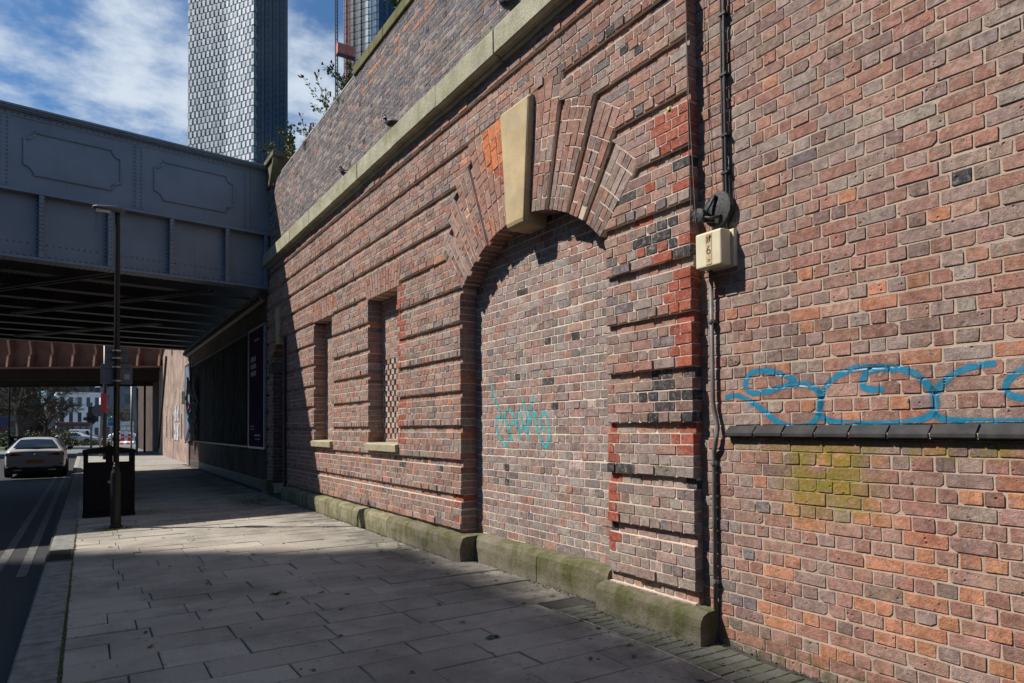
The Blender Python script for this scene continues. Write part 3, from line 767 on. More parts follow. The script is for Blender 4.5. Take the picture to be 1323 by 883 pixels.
# niche by the bridge: far jamb, back, arch ring and keystone
nc = empty('niche', (XB, 16.27, 0)); nc.parent = aw; nc.location -= aw.location
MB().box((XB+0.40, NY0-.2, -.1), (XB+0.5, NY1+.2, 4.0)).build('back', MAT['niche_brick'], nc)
b = MB(); jb = []
MB().box((XB+0.045, NY1-0.004, 0), (XB+0.45, NY1+0.2, NZS+0.5)).build('jamb_core', MAT['mortar'], nc)
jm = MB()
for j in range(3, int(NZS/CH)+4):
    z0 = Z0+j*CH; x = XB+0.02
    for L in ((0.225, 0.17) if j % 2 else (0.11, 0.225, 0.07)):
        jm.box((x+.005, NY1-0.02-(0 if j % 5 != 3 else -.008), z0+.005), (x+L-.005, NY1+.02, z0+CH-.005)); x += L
jm.build('jamb_bricks', simple('jamb brick', (0.15, 0.075, 0.058), (0.08, 0.052, 0.047), 6, 0.9, bump=0.6), nc, bevel=0.003)  # colour darkened so the jamb reads as a shaded recess
MB().box((XB-0.03, NY1-0.03, NZS-0.12), (XB+0.42, NY1+0.25, NZS+0.13)).build('impost_stone', MAT['end_stone2'], nc, bevel=0.01)
kb2 = MB()
kb2.extrude([(16.19, 3.5), (16.35, 3.5), (16.43, 4.35), (16.11, 4.35)], -0.05, 0.2, lambda a, z, d: (XB+d, a, z)); kb2.build('keystone', MAT['keystone'], nc, bevel=0.01)
MB().tube([(XB-0.05, 15.50, -0.02), (XB-0.05, 15.50, 3.6)], 0.035, 8).build('drainpipe', simple('black drainpipe', (0.02, 0.02, 0.022), None, 5, 0.5), nc)
# stone plinth blocks
def plinth(y0, y1, x0, h, mat, name='plinth_stone', root=aw, x1=4.0, ends=True, top_in=0.03):
    n = max(3, int((y1-y0)/0.12)); prof = [(x0+.0, -0.25), (x0, h*0.55), (x0+0.008, h-0.045), (x0+top_in, h-0.008), (x0+top_in+.05, h+.004), (x1, h+0.012)]
    V = []; F = []
    for i in range(n+1):
        y = y0+(y1-y0)*i/n
        edge = 0.02 if i in (0, n) else 0.0
        for k, (x, z) in enumerate(prof):
            w = mnoise.noise(Vector((x*3, y*3.1, z*4)))*0.020 + mnoise.noise(Vector((x*9, y*11, z*12)))*0.009
            V.append((x+(w if k < 5 else 0)+(edge*0.6 if k < 4 else 0), y+(0 if k else 0), z+(w*0.8 if k > 2 else 0)-(edge*0.4 if 1 < k < 5 else 0)))
    m_ = len(prof)
    for i in range(n):
        for k in range(m_-1): F.append((i*m_+k, i*m_+k+1, (i+1)*m_+k+1, (i+1)*m_+k))
    F.append(tuple(range(m_))[::-1]); F.append(tuple(n*m_+k for k in range(m_)))
    o = MB().add(V, F).build(name, mat, root, smooth=False); 
    return o
plinth(3.42, 4.60, 3.69, 0.215, MAT['plinth'])
cuts = [6.99, 9.25, 10.75, 12.2, 13.3, 15.45]
for a, c in zip(cuts, cuts[1:]): plinth(a+0.006, c-0.006, 3.645, 0.275, MAT['plinth_pale'] if a > 8 else MAT['plinth'])
plinth(16.95, 17.44, 3.66, 0.32, MAT['plinth'])
# cornice blocks and small dentil line
cy = [1.9, 3.35, 4.75, 6.18, 7.6, 9.05, 10.5, 11.9, 13.3, 14.75, 16.1, 17.42]
for a, c in zip(cy, cy[1:]):
    prof = [(4.0, 5.465), (3.775, 5.465), (3.762, 5.475), (3.757, 5.495), (3.757, 5.51), (3.735, 5.515), (3.735, 5.522), (3.68, 5.522), (3.668, 5.532), (3.666, 5.79), (3.68, 5.812), (4.0, 5.84)]
    dz = random.uniform(-0.006, 0.006); dx = random.uniform(-0.004, 0.004)
    MB().extrude([(x+dx, z+dz) for x, z in prof], a+0.007, c-0.007, lambda x, z, y: (x, y, z)).build('cornice_stone', MAT['cornice'], aw, bevel=0.004)

# ================================================================== blocked arch infill
inf = empty('brick_infill', (4.015, YC, 0), 'pale brick infill blocking the arch, with turquoise graffiti tag', 'wall')
XI = XB+0.215; WI = Wall()
def inf_col(y, z, j, L):
    if rng.random() < 0.018: return pick({'black': 2, 'slate': 2})
    return pick({'mauve': 4, 'grey': 3.2, 'pink': 2.0, 'paleb': 1.2, 'redbrown': .7, 'darkgrey': .7, 'plum': .4}, blend=.1)*1.12
j = 2
while Z0+j*CH < ZC+RA+0.02:
    z0, z1 = Z0+j*CH-0.02, Z0+(j+1)*CH-0.02
    zz = min(z0, ZC+RA-0.001)
    w = HS if z0 < ZS-0.03 else math.sqrt(max(0.02, RA**2-(zz-ZC)**2))
    w += 0.02 if z0 > ZS-0.1 else 0
    lay(WI, z0, z1, [(YC-w, YC+w, YC-w, YC+w, False, False)], j, 0.0, inf_col, dep=0.05, mort_back=0.0024)
    j += 1
PI = WI.finish(inf, XI, MAT['mortar_pale'], 300)
plinth(4.62, 5.7, 3.83, 0.30, MAT['plinth'], root=inf, x1=4.1); plinth(5.71, 6.985, 3.83, 0.29, MAT['plinth'], root=inf, x1=4.1)

# ================================================================== plain wall with ledge (near end)
XR = 3.90
rw = empty('ledge_wall', (XR, 2.0, 0), 'tall plain weathered brick wall with dark sloping ledge course and blue graffiti', 'wall')
WR = Wall(); CR = 0.0841
def rw_col(y, z, j, L):
    r = rng.random()
    if z > 1.55:
        if r < 0.012: return pick({'black': 1, 'slate': 2})
        if z < 2.6 and r < 0.16: return pick({'orange': 1, 'redbrown': 1})
        return pick({'redbrown': 3.2, 'pink': 2.6, 'mauve': 2.8, 'grey': 1.5, 'plum': 1.0, 'orange': .12})
    t = max(0, min(1, (3.3-y)/1.6)); low = max(0, min(1, (1.3-z)/0.7))
    if y > 2.95 and z < 1.0 and r < 0.45: return pick({'darkgrey': 2, 'slate': 1.5, 'plum': 2})
    return pick({'orange': 0.7+5.0*t*low, 'pink': 2.5, 'redbrown': 2.6, 'mauve': 2.4*(1-0.6*t*low), 'plum': 0.8, 'grey': .5*(1-low)})
j = -5
while j*CR < 5.9:
    z0 = j*CR+1.455-17*CR; z1 = z0+CR
    if 1.454 < (z0+z1)/2 < 1.54 and False: pass
    lay(WR, z0, z1, [(-1.6, 3.575, -1.6, 3.575, False, False)], j, (0.0 if z0 > 1.45 else 0.012), rw_col, dep=0.05, mort_back=0.0030)
    j += 1
PR = WR.finish(rw, XR, MAT['mortar_ledge'], 300, worn=1.25)
MAT['ledge'] = simple('blue-black ledge brick', (0.030, 0.029, 0.031), (0.050, 0.047, 0.046), 12, 0.8, bump=0.35, bscale=120, spec=0.2)
ly = [3.31]
while ly[-1] > -1.4: ly.append(ly[-1]-random.uniform(0.222, 0.238))
for a, c in zip(ly, ly[1:]):
    prof = [(3.93, 1.462), (3.853, 1.462), (3.846, 1.470), (3.846, 1.490), (3.852, 1.500), (3.89, 1.540), (3.93, 1.545)]
    dz = random.uniform(-.002, .002)
    MB().extrude([(x, z+dz) for x, z in prof], c+0.005, a-0.005, lambda x, z, y: (x, y, z)).build('ledge_brick', MAT['ledge'], rw, bevel=0.003)
MB().box((3.857, ly[-1], 1.463), (3.93, 3.305, 1.495)).build('ledge_mortar', MAT['mortar'], rw)

# ================================================================== parapet wall above the cornice
XP = 3.835
pw = empty('parapet_wall', (XP, 10, 5.83), 'blue-grey brick parapet wall above the stone cornice with orange brick courses', 'wall')
WP = Wall(); j = 0
def par_col(y, z, j, L):
    hd = L < 0.16
    if rng.random() < .35: return pick({'slate': 3, 'darkgrey': 2, 'grey': 1}, blend=.05)
    if (7.02 < z < 7.10 or 7.22 < z < 7.31) and y < 11.2: return pick({'orange': 4, 'redbrown': 2, 'mauve': .5}, blend=.08) if rng.random() < 0.75 else pick({'slate': 1}, blend=.08)
    if y > 11.5 and rng.random() < 0.04+0.14*(y > 15): return pick({'redbrown': 2, 'orange': .4, 'pink': 1}, blend=.08)
    if hd: return pick({'slate': 4, 'darkgrey': 3, 'mauve': 1.5, 'black': .6}, blend=.08)
    return pick({'mauve': 2.6, 'slate': 3, 'grey': 2.2, 'plum': 1, 'pink': .2, 'darkgrey': 2}, blend=.03)
while True:
    z0 = 5.80+j*0.0775; z1 = z0+0.0775
    if z0 > 7.50: break
    lay(WP, z0, z1, [(2.2, 17.44, 2.2, 17.44, False, False)], j, 0.0, par_col, dep=0.04, mort_back=0.0024, bond='flemish'); j += 1
WP.finish(pw, XP, MAT['mortar_parapet'], 300)
ztop = z0
yb = 11.05
for i in range(8):
    a = yb-1.35*i; MB().extrude([(3.80, ztop-0.01), (4.35, ztop-0.01), (4.35, ztop+0.19), (3.84, ztop+0.19), (3.80, ztop+0.15)], a-1.34, a, lambda x, z, y: (x, y, z)).build('coping_stone', MAT['coping'], pw, bevel=0.012)
MAT['cement'] = simple('grey cement capping', (0.25, 0.24, 0.225), (0.17, 0.165, 0.15), 3, 0.9, bump=0.6, bscale=30)
for i in range(4):
    a = 11.06+i*1.3; c = min(a+1.3, 16.2); MB().extrude([(3.825, ztop-0.001), (4.3, ztop-0.001), (4.3, ztop+0.075), (3.85, ztop+0.07)], a+.004, c-.004, lambda x, z, y: (x, y, z)).build('capping', MAT['cement'], pw, bevel=0.008)
MB().box((3.9, 2.2, 5.5), (4.5, 17.4, ztop-0.02)).build('core', MAT['bedding'], pw)
# stone end block beside the bridge
MAT['end_stone'] = stone_material('grey end stone', (0.19, 0.175, 0.125), (0.10, 0.10, 0.045), 0.45)
MB().extrude([(17.46, 7.46), (17.12, 7.46), (16.62, 7.98), (16.62, 8.02), (17.46, 8.02)], 3.775, 4.4, lambda y, z, x: (x, y, z)).build('end_block', MAT['end_stone'], pw, bevel=0.01)
MB().box((3.72, 16.5, 8.02), (4.45, 17.47, 8.15)).build('end_cap', MAT['end_stone'], pw, bevel=0.015)
MB().extrude([(16.95, 7.38), (16.5, 7.86), (16.5, 7.98), (17.02, 7.47)], 3.72, 3.80, lambda y, z, x: (x, y, z)).build('end_bracket', MAT['end_stone'], pw, bevel=0.01)

# ================================================================== graffiti painted on the brick faces
BLUE = [[(3.345,1.745),(3.241,1.754),(3.142,1.719),(3.036,1.653),(2.935,1.581),(2.837,1.538),(2.741,1.529),(2.658,1.55),(2.611,1.61),(2.592,1.682),(2.6,1.739),(2.644,1.782),(2.717,1.803),(2.811,1.805),(2.91,1.788),(3.013,1.767),(3.109,1.766),(3.162,1.81),(3.156,1.864),(3.095,1.91),(2.989,1.909),(2.869,1.877),(2.763,1.831)],
 [(2.612,1.601),(2.591,1.723),(2.537,1.801),(2.433,1.862),(2.319,1.88),(2.21,1.875),(2.107,1.859),(2.022,1.821),(1.955,1.76),(1.919,1.694),(1.921,1.617),(1.973,1.576),(2.085,1.551),(2.233,1.542),(2.407,1.551),(2.525,1.565),(2.603,1.601)],
 [(2.121,1.854),(2.195,1.866),(2.272,1.857),(2.316,1.818),(2.314,1.765),(2.259,1.747),(2.191,1.746)],
 [(1.916,1.701),(1.875,1.762),(1.81,1.813),(1.734,1.837),(1.662,1.846),(1.621,1.845)],
 [(1.925,1.596),(1.867,1.567),(1.791,1.556),(1.705,1.553),(1.507,1.551),(1.3,1.553)],
 [(1.3,1.79),(1.397,1.815),(1.493,1.807),(1.537,1.787),(1.572,1.751),(1.579,1.706),(1.551,1.679),(1.496,1.667),(1.422,1.673),(1.33,1.69)]]
TEAL = [[(6.853,2.03),(6.854,1.957),(6.81,1.882),(6.739,1.807),(6.687,1.742),(6.636,1.643),(6.619,1.607),(6.671,1.643),(6.741,1.653),(6.769,1.608),(6.752,1.527),(6.7,1.437),(6.622,1.375),(6.554,1.345),(6.502,1.377),(6.468,1.448),(6.5,1.535),(6.558,1.624),(6.566,1.686),(6.514,1.729),(6.446,1.731),(6.405,1.691),(6.406,1.613),(6.449,1.544),(6.475,1.5),(6.451,1.448),(6.41,1.387)],
 [(6.255,1.406),(6.286,1.5),(6.308,1.603),(6.315,1.689),(6.29,1.728),(6.25,1.688),(6.212,1.611),(6.158,1.526),(6.112,1.467),(6.082,1.417)],
 [(6.382,1.578),(6.333,1.595),(6.285,1.517),(6.189,1.543),(6.095,1.551)],
 [(6.215,1.866),(6.177,1.78),(6.14,1.686),(6.11,1.593),(6.089,1.5)], [(5.976,1.881),(6.015,1.8),(6.062,1.701),(6.102,1.601)],
 [(6.095,1.576),(6.033,1.642),(5.978,1.707),(5.957,1.649),(5.936,1.566),(5.901,1.476),(5.843,1.395),(5.772,1.335),(5.729,1.388),(5.699,1.469),(5.712,1.565),(5.746,1.646),(5.802,1.691),(5.853,1.656),(5.869,1.599),(5.841,1.541),(5.805,1.513),(5.79,1.582)]]
def catmull(P, n=10):
    P = [np.array(p) for p in P]; P = [2*P[0]-P[1]]+P+[2*P[-1]-P[-2]]; out = []
    for i in range(1, len(P)-2):
        a, b, c, d = P[i-1:i+3]
        for k in range(n):
            t = k/n; out.append(0.5*((2*b)+(c-a)*t+(2*a-5*b+4*c-d)*t*t+(3*b-a-3*c+d)*t**3))
    out.append(P[-2]); return out
def paint_material(name, c):
    t = NT(name, 0.45, spec=0.5)
    t.color(t.mix(t.mapr(t.noise(18, 4, 0.6), 0.35, 0.7), c, tuple(x*0.75 for x in c)))
    e = t.n('ShaderNodeAttribute', attribute_name='edge').outputs['Fac']
    a = t.math('ADD', e, t.math('MULTIPLY', t.math('SUBTRACT', t.noise(110, 4, 0.7), 0.5), 0.9))
    t.setv(t.b.inputs['Alpha'], t.mapr(a, 0.95, 0.62)) if False else t.l(t.math('MAXIMUM', t.mapr(a, 0.62, 1.0, 0.95, 0.0), t.math('MULTIPLY', t.mapr(e, 0.9, 1.7, 0.4, 0.0), t.mapr(t.noise(240, 2, 0.5), 0.52, 0.62))), t.b.inputs['Alpha'])
    t.bump(t.noise(45, 5, 0.65), 0.5, 0.005); return t.m
def graffiti(strokes, width, P, X, mat, root, name='graffiti'):
    N = len(P); polys = []; 
    V = P.reshape(-1, 3)
    lp = _loop.reshape(-1) 
    fs = [tuple(_loop[s:s+n]) for s, n in zip(_st, _tot)]
    sel = [i for i in range(N) if any(abs(P[i, 16:, 1].mean()-np.mean([q[0] for q in s])) < 1.6 for s in strokes) and 1.2 < P[i, 16:, 2].mean() < 2.2]
    Vs = []; Fs = []
    for i in sel:
        k = len(Vs); Vs += [tuple(v) for v in P[i]]; Fs += [tuple(int(q)+k for q in f) for f in fs]
    bvh = BVHTree.FromPolygons(Vs, Fs)
    cross = [-1.7, -1.2, -0.9, -0.6, -0.25, 0.25, 0.6, 0.9, 1.2, 1.7]
    V = []; F = []; E_ = []
    for st in strokes:
        pts = catmull(st, 12); 
        # resample evenly
        d = np.concatenate([[0], np.cumsum([np.linalg.norm(b-a) for a, b in zip(pts, pts[1:])])]); n = max(4, int(d[-1]/0.006))
        s = np.linspace(0, d[-1], n); A = np.array(pts); yy = np.interp(s, d, A[:, 0]); zz = np.interp(s, d, A[:, 1])
        base = len(V)
        for i in range(n):
            ty, tz = yy[min(i+1, n-1)]-yy[max(i-1, 0)], zz[min(i+1, n-1)]-zz[max(i-1, 0)]; L = math.hypot(ty, tz)+1e-9
            endf = min(1.0, (min(s[i], d[-1]-s[i])+0.004)/0.012)**0.5
            w = width*0.5*(1+0.22*mnoise.noise(Vector((s[i]*5, yy[i]*3, zz[i]*3))))*endf
            for c in cross:
                y, z = yy[i]-tz/L*w*c, zz[i]+ty/L*w*c
                hit = bvh.ray_cast(Vector((X-0.3, y, z)), Vector((1, 0, 0)))
                x = hit[0].x if hit[0] is not None and hit[0].x < X+0.0042 else X+0.0035
                V.append((x-0.0012, y, z)); E_.append(abs(c))
        m_ = len(cross)
        for i in range(n-1):
            for k in range(m_-1): F.append((base+i*m_+k, base+(i+1)*m_+k, base+(i+1)*m_+k+1, base+i*m_+k+1))
    me = bpy.data.meshes.new(name); me.from_pydata(V, [], F); me.update()
    a = me.attributes.new('edge', 'FLOAT', 'POINT'); a.data.foreach_set('value', np.array(E_, np.float32))
    o = link(name, me, mat, root); return o
tag(graffiti(BLUE, 0.046, PR, XR, paint_material('blue spray paint', (0.010, 0.20, 0.34)), rw), 'thick blue looping spray paint scrawl above the ledge')
tag(graffiti(TEAL, 0.035, PI, XI, paint_material('turquoise spray paint', (0.05, 0.46, 0.48)), inf), 'thin turquoise spray paint tag')

# ================================================================== fittings on the near wall
MAT['grey_pipe'] = simple('grey painted conduit', (0.15, 0.145, 0.14), (0.09, 0.088, 0.085), 12, 0.55, bump=0.25)
MAT['black_cable'] = simple('black cable', (0.012, 0.012, 0.013), (0.03, 0.03, 0.03), 10, 0.5, bump=0)
MAT['cream'] = simple('cream enamel', (0.66, 0.60, 0.42), (0.58, 0.52, 0.36), 5, 0.45, bump=0.08)
MAT['black_iron'] = simple('rough black iron', (0.018, 0.018, 0.02), (0.05, 0.048, 0.05), 40, 0.55, 0.3, bump=0.8, bscale=120)
MAT['wire'] = simple('rusty wire', (0.20, 0.15, 0.12), (0.12, 0.09, 0.075), 20, 0.7)
px = 3.862
cp = empty('conduit_pipe', (px, 3.43, 0), 'thin grey conduit pipe running from the cream box down to the paving', 'pipe')
MB().tube([(px, 3.425, 2.69), (px, 3.425, 1.75), (px, 3.423, 1.70), (px, 3.40, 1.60), (px, 3.385, 1.53), (px-.012, 3.382, 1.49), (px-.012, 3.395, 1.42), (px, 3.42, 1.36), (px, 3.425, 1.30), (px, 3.43, -0.04)], 0.0165, 10).build('pipe', MAT['grey_pipe'], cp, smooth=True)
for z in (2.30, 1.27, 0.42): MB().lathe([(0.024, z-.014), (0.026, z), (0.024, z+.014)], (px, 3.427, 0), 10).box((px-.008, 3.40, z-.012), (px+.04, 3.454, z+.012)).build('clip', MAT['grey_pipe'], cp)
cc = empty('black_cables', (3.87, 3.27, 2.95), 'pair of black cables running down the wall into the cream box', 'cable')
MB().tube([(3.868, 3.272+0.004*math.sin(z*2.1), z) for z in np.linspace(5.6, 2.9, 24)], 0.012, 8).build('cable', MAT['black_cable'], cc, smooth=True)
MB().tube([(3.866, 3.296+0.006*math.sin(z*1.7+1), z) for z in np.linspace(5.6, 2.9, 24)], 0.008, 8).build('cable', MAT['black_cable'], cc, smooth=True)
MB().tube([(3.872, 3.245+0.008*math.sin(z*6), z) for z in np.linspace(3.45, 2.9, 10)], 0.004, 6).build('cable', MAT['black_cable'], cc, smooth=True)
for z in (3.35, 3.62, 4.06, 4.5): MB().box((3.852, 3.252, z-.008), (3.9, 3.312, z+.008)).build('clip', MAT['black_cable'], cc)
bxo = empty('meter_box', (3.84, 3.33, 2.66), 'cream metal box with rusty keyhole and painted number six', 'box')
b = MB()
b.box((3.755, 3.235, 2.672), (3.862, 3.472, 2.928)); b.build('cover', MAT['cream'], bxo, bevel=0.014, seg=3)
MB().box((3.862, 3.212, 2.668), (3.905, 3.478, 2.933)).build('back_case', MAT['cream'], bxo, bevel=0.006)
MB().box((3.752, 3.318, 2.69), (3.7565, 3.372, 2.91)).build('label_strip', simple('stained label strip', (0.55, 0.43, 0.27), (0.45, 0.30, 0.15), 25, 0.6), bxo)
rust = simple('rust streak', (0.16, 0.07, 0.025), (0.30, 0.16, 0.07), 60, 0.9)
rb_ = MB()
for k in range(9):
    y_ = 3.345+random.uniform(-.02, .024); z_ = 2.895-random.uniform(0, .03)
    rb_.box((3.7505, y_-.003, z_-random.uniform(.008, .03)), (3.7532, y_+.003, z_+.004))
rb_.build('rust_marks', rust, bxo)
MB().lathe([(0.007, -.006), (0.008, 0), (0.005, .006)], (3.75, 3.332, 2.893), 8, 'X').build('keyhole', simple('brass', (0.45, 0.28, 0.06), None, 5, 0.4, 0.7), bxo)
def text_mesh(txt, size):
    cu = bpy.data.curves.new('text', 'FONT'); cu.body = txt; cu.size = size; cu.extrude = 0.0006; cu.align_x = 'CENTER'; cu.align_y = 'CENTER'
    o = bpy.data.objects.new('text', cu); COL.objects.link(o)
    dg = bpy.context.evaluated_depsgraph_get(); me = bpy.data.meshes.new_from_object(o.evaluated_get(dg)); bpy.data.objects.remove(o); return me
def wall_text(txt, size, x, y, z, mat, parent, name='number'):
    me = text_mesh(txt, size)
    for v in me.vertices: a, b_, c = v.co; v.co = (x-c, y-a, z+b_)
    me.materials.clear(); return link(name, me, mat, parent)
MAT['ink'] = simple('dark ink', (0.06, 0.045, 0.03), (0.12, 0.09, 0.06), 60, 0.8)
wall_text('6', 0.092, 3.7512, 3.345, 2.79, MAT['ink'], bxo)
wall_text('T', 0.06, 3.7512, 3.348, 2.862, MAT['ink'], bxo, 'letter')
for z_ in (2.722, 2.712): MB().box((3.7505, 3.331, z_), (3.7525, 3.357, z_+.004)).build('small_print', MAT['ink'], bxo)
ib = empty('iron_bracket', (3.86, 3.36, 3.1), 'round black iron back plate with bracket arms above the cream box', 'bracket')
MB().lathe([(0.128, 0.03), (0.13, 0.0), (0.122, -0.012), (0.03, -0.02), (0.0, -0.02)], (3.855, 3.345, 3.10), 20, 'X').build('back_plate', MAT['black_iron'], ib, bevel=0.003)
MB().tube([(3.83, 3.345, 3.20), (3.80, 3.40, 3.10), (3.80, 3.41, 3.02), (3.82, 3.35, 3.01)], 0.013, 8).tube([(3.84, 3.30, 3.04), (3.79, 3.36, 3.03), (3.77, 3.43, 3.06)], 0.012, 8).build('arm', MAT['black_iron'], ib, smooth=True)
MB().lathe([(0.02, -.045), (0.05, -.04), (0.055, 0), (0.05, .02), (0.03, .03)], (3.80, 3.445, 3.07), 12, 'X').build('cap', MAT['black_iron'], ib)
MB().tube([(3.775, 3.49+0.022*math.cos(t), 3.075+0.03*math.sin(t)) for t in np.linspace(0, 5.4, 12)], 0.006, 6).build('hook', simple('galvanised hook', (0.35, 0.36, 0.38), None, 20, 0.4, 0.7), ib, smooth=True)
for k, (ph, amp, zb) in enumerate(((0, 0.012, 3.06), (1.3, 0.02, 2.98))):
    o = MB().tube([(3.772-0.012*k+0.01*math.sin(z*3+ph), 3.545-0.03*k-amp*math.sin(z*2.2+ph)-0.03*max(0, 4.2-z)*(1 if k else .5), z) for z in np.linspace(5.35, zb, 40)], 0.003, 5).build('hanging_wire', MAT['wire'], smooth=True)
    tag(o, 'thin rusty wire hanging down the pier corner' + (' nearest the brick edge' if k == 0 else ' sagging beside the cream box'), 'wire')
tg = MB().box((3.788, 3.742, 3.972), (3.797, 3.766, 3.998)).build('yellow_tag', simple('yellow tag', (0.75, 0.62, 0.02), None, 3, 0.5, bump=0), bevel=0.001)
tag(tg, 'tiny yellow square tag fixed to the red brick pier', 'tag')

# ================================================================== pigeons on the cornice
MAT['pigeon'] = simple('slate pigeon feathers', (0.022, 0.024, 0.03), (0.055, 0.06, 0.075), 30, 0.6, bump=0.3, use_obj=True)
MAT['pigeon_wing'] = simple('pigeon wing', (0.012, 0.012, 0.014), (0.04, 0.042, 0.048), 25, 0.65, bump=0.3, use_obj=True)
MAT['pigeon_leg'] = simple('pink leg', (0.35, 0.12, 0.10), None, 5, 0.6, bump=0)
def pigeon(x, y, z, rot, lab, head=0.0):
    r = empty('pigeon', (x, y, z), lab, 'pigeon', 'pigeons perched on the cornice')
    r.rotation_euler.z = rot
    def part(mb, nm, mt, **k):
        o = link(nm, mb.mesh(nm, True), mt); o.parent = r
        return o
    # body: swept rings along local x (head at +x)
    b = MB()
    pts = [(-0.17, 0, 0.085), (-0.10, 0, 0.10), (-0.03, 0, 0.115), (0.04, 0, 0.135), (0.085, 0, 0.165), (0.105, 0.3*head*.1, 0.20), (0.112, head*.02, 0.225), (0.122, head*.03, 0.247)]
    b.tube(pts, [0.012, 0.036, 0.058, 0.062, 0.047, 0.030, 0.026, 0.012], 10)
    b.blob((0.118, head*.025, 0.235), (0.028, 0.023, 0.024), 8, 6); o = part(b, 'body', MAT['pigeon'])
    part(MB().tube([(0.138, head*.03, 0.232), (0.162, head*.04, 0.224)], 0.006, 6, r1=0.001), 'beak', MAT['black_iron'])
    for s_ in (-1, 1):
        part(MB().tube([(0.05, s_*0.045, 0.14), (-0.03, s_*0.055, 0.125), (-0.12, s_*0.035, 0.10), (-0.19, s_*0.012, 0.083)], [0.02, 0.034, 0.022, 0.004], 7), 'wing', MAT['pigeon_wing'])
        part(MB().tube([(0.0, s_*0.022, 0.07), (0.004, s_*0.024, 0.0)], 0.005, 5).tube([(-0.02, s_*0.024, 0.004), (0.035, s_*0.03, 0.004)], 0.004, 5), 'leg', MAT['pigeon_leg'])
    part(MB().box((-0.27, -0.025, 0.06), (-0.14, 0.025, 0.075)), 'tail', MAT['pigeon_wing'])
    return r
pigeon(3.735, 9.17, 5.828, 2.2, 'dark pigeon standing on the cornice between the arch and the windows', 1)
pigeon(3.735, 5.93, 5.83, 2.6, 'dark hunched pigeon on the cornice above the stone keystone', -1)
pigeon(3.80, 11.35, 5.79, 2.9, 'small dark pigeon on the cornice towards the bridge', 0)

# ================================================================== plants on the wall tops
MAT['stem'] = simple('plant stem', (0.10, 0.075, 0.05), (0.06, 0.05, 0.03), 8, 0.8, bump=0)
def leafmat(n, c):
    t = NT(n, 0.6, spec=0.3); t.color(t.mix(t.mapr(t.noise(9, 3, 0.5), 0.3, 0.7), c, tuple(x*0.55 for x in c))); t.b.inputs['Transmission Weight'].default_value = 0.0
    t.b.inputs['Subsurface Weight'].default_value = 0.0; return t.m
MAT['leaf_a'] = leafmat('buddleia leaf', (0.085, 0.125, 0.035)); MAT['leaf_b'] = leafmat('sunlit leaf', (0.13, 0.17, 0.04)); MAT['seed'] = simple('dead flower head', (0.045, 0.028, 0.02), (0.08, 0.05, 0.03), 20, 0.9, bump=0)
def leaf_quad(b, p, d, L, w):
    d = d.normalized(); s_ = d.cross(Vector((random.gauss(0, 1), random.gauss(0, 1), random.gauss(0, 1)))).normalized()*w; n_ = d.cross(s_).normalized()*L*0.12
    b.add([p, p+d*L*0.45+s_+n_, p+d*L, p+d*L*0.45-s_+n_], [(0, 1, 2, 3)])
def shrub(loc, H, n, lean, lab, leafn=26, seeds=True, spread=0.6, leafL=0.07, mat='leaf_a'):
    r = empty('wall_shrub', loc, lab, 'plant'); st = MB(); lf = MB(); sd = MB()
    for k in range(n):
        d = Vector((lean[0]+random.gauss(0, spread*.5), lean[1]+random.gauss(0, spread), 1.0)).normalized(); p = Vector(loc)+Vector((random.gauss(0, .03), random.gauss(0, .08), -.02)); L = H*random.uniform(0.55, 1.0)
        path = [p.copy()]; 
        for i in range(6):
            d = (d+Vector((random.gauss(0, .12), random.gauss(0, .12), 0.02))).normalized(); p = p+d*L/6; path.append(p.copy())
            if i > 0:
                for q in range(leafn//6):
                    leaf_quad(lf, p+Vector((random.gauss(0, .02), random.gauss(0, .02), random.gauss(0, .03))), d+Vector((random.gauss(0, .9), random.gauss(0, .9), random.gauss(0, .7))), leafL*random.uniform(.6, 1.2), leafL*0.2)
                if random.random() < 0.5:
                    d2 = (d+Vector((random.gauss(0, .6), random.gauss(0, .6), 0))).normalized(); e = p+d2*L*0.22; st.tube([p, (p+e)/2+Vector((0, 0, .01)), e], 0.003, 4)
                    if seeds: sd.blob(e, (0.022, 0.022, 0.03), 6, 4, 0.3)
                    else: [leaf_quad(lf, e, d2+Vector((random.gauss(0, .8), random.gauss(0, .8), 0)), leafL, leafL*.2) for _ in range(4)]
        if seeds: sd.tube([path[-1], path[-1]+d*0.03, path[-1]+d*0.09+Vector((0, 0, -.02))], [0.012, 0.022, 0.006], 5)
        st.tube(path, [0.007, 0.006, 0.005, 0.0045, 0.004, 0.003, 0.002], 5)
    st.build('stems', MAT['stem'], r); tag(lf.build('leaves', MAT[mat], r), kind='stuff')
    if seeds: tag(sd.build('seed_heads', MAT['seed'], r), kind='stuff')
    return r
zt = ztop+0.06
shrub((4.0, 11.7, zt), 0.75, 6, (-0.1, 0.55), 'thin buddleia with seed heads by the coping end on the parapet', 60, True, .6, .08, 'leaf_b')
shrub((4.0, 13.0, zt), 1.05, 7, (-0.1, 0.6), 'tall straggly buddleia with dark seed heads on the parapet', 42, True, .6, .08, 'leaf_b')
shrub((4.0, 14.2, zt), 0.85, 5, (-0.1, 0.75), 'low leaning buddleia with seed heads on the parapet', 30, True, .6, .07, 'leaf_b')
shrub((4.0, 15.7, zt+.1), 0.75, 7, (-0.2, 0.2), 'leafy green buddleia growing behind the stone end block', 80, True, .5, .10, 'leaf_b')
shrub((3.9, 17.2, 8.2), 0.5, 5, (-0.3, 0.3), 'small leafy weed growing where the bridge meets the parapet', 40, True, .5, .08)
shrub((4.0, 9.2, ztop+.19), 0.5, 5, (-0.35, 0.3), 'leafy sprig leaning over the stone coping', 30, False, .5, .09)
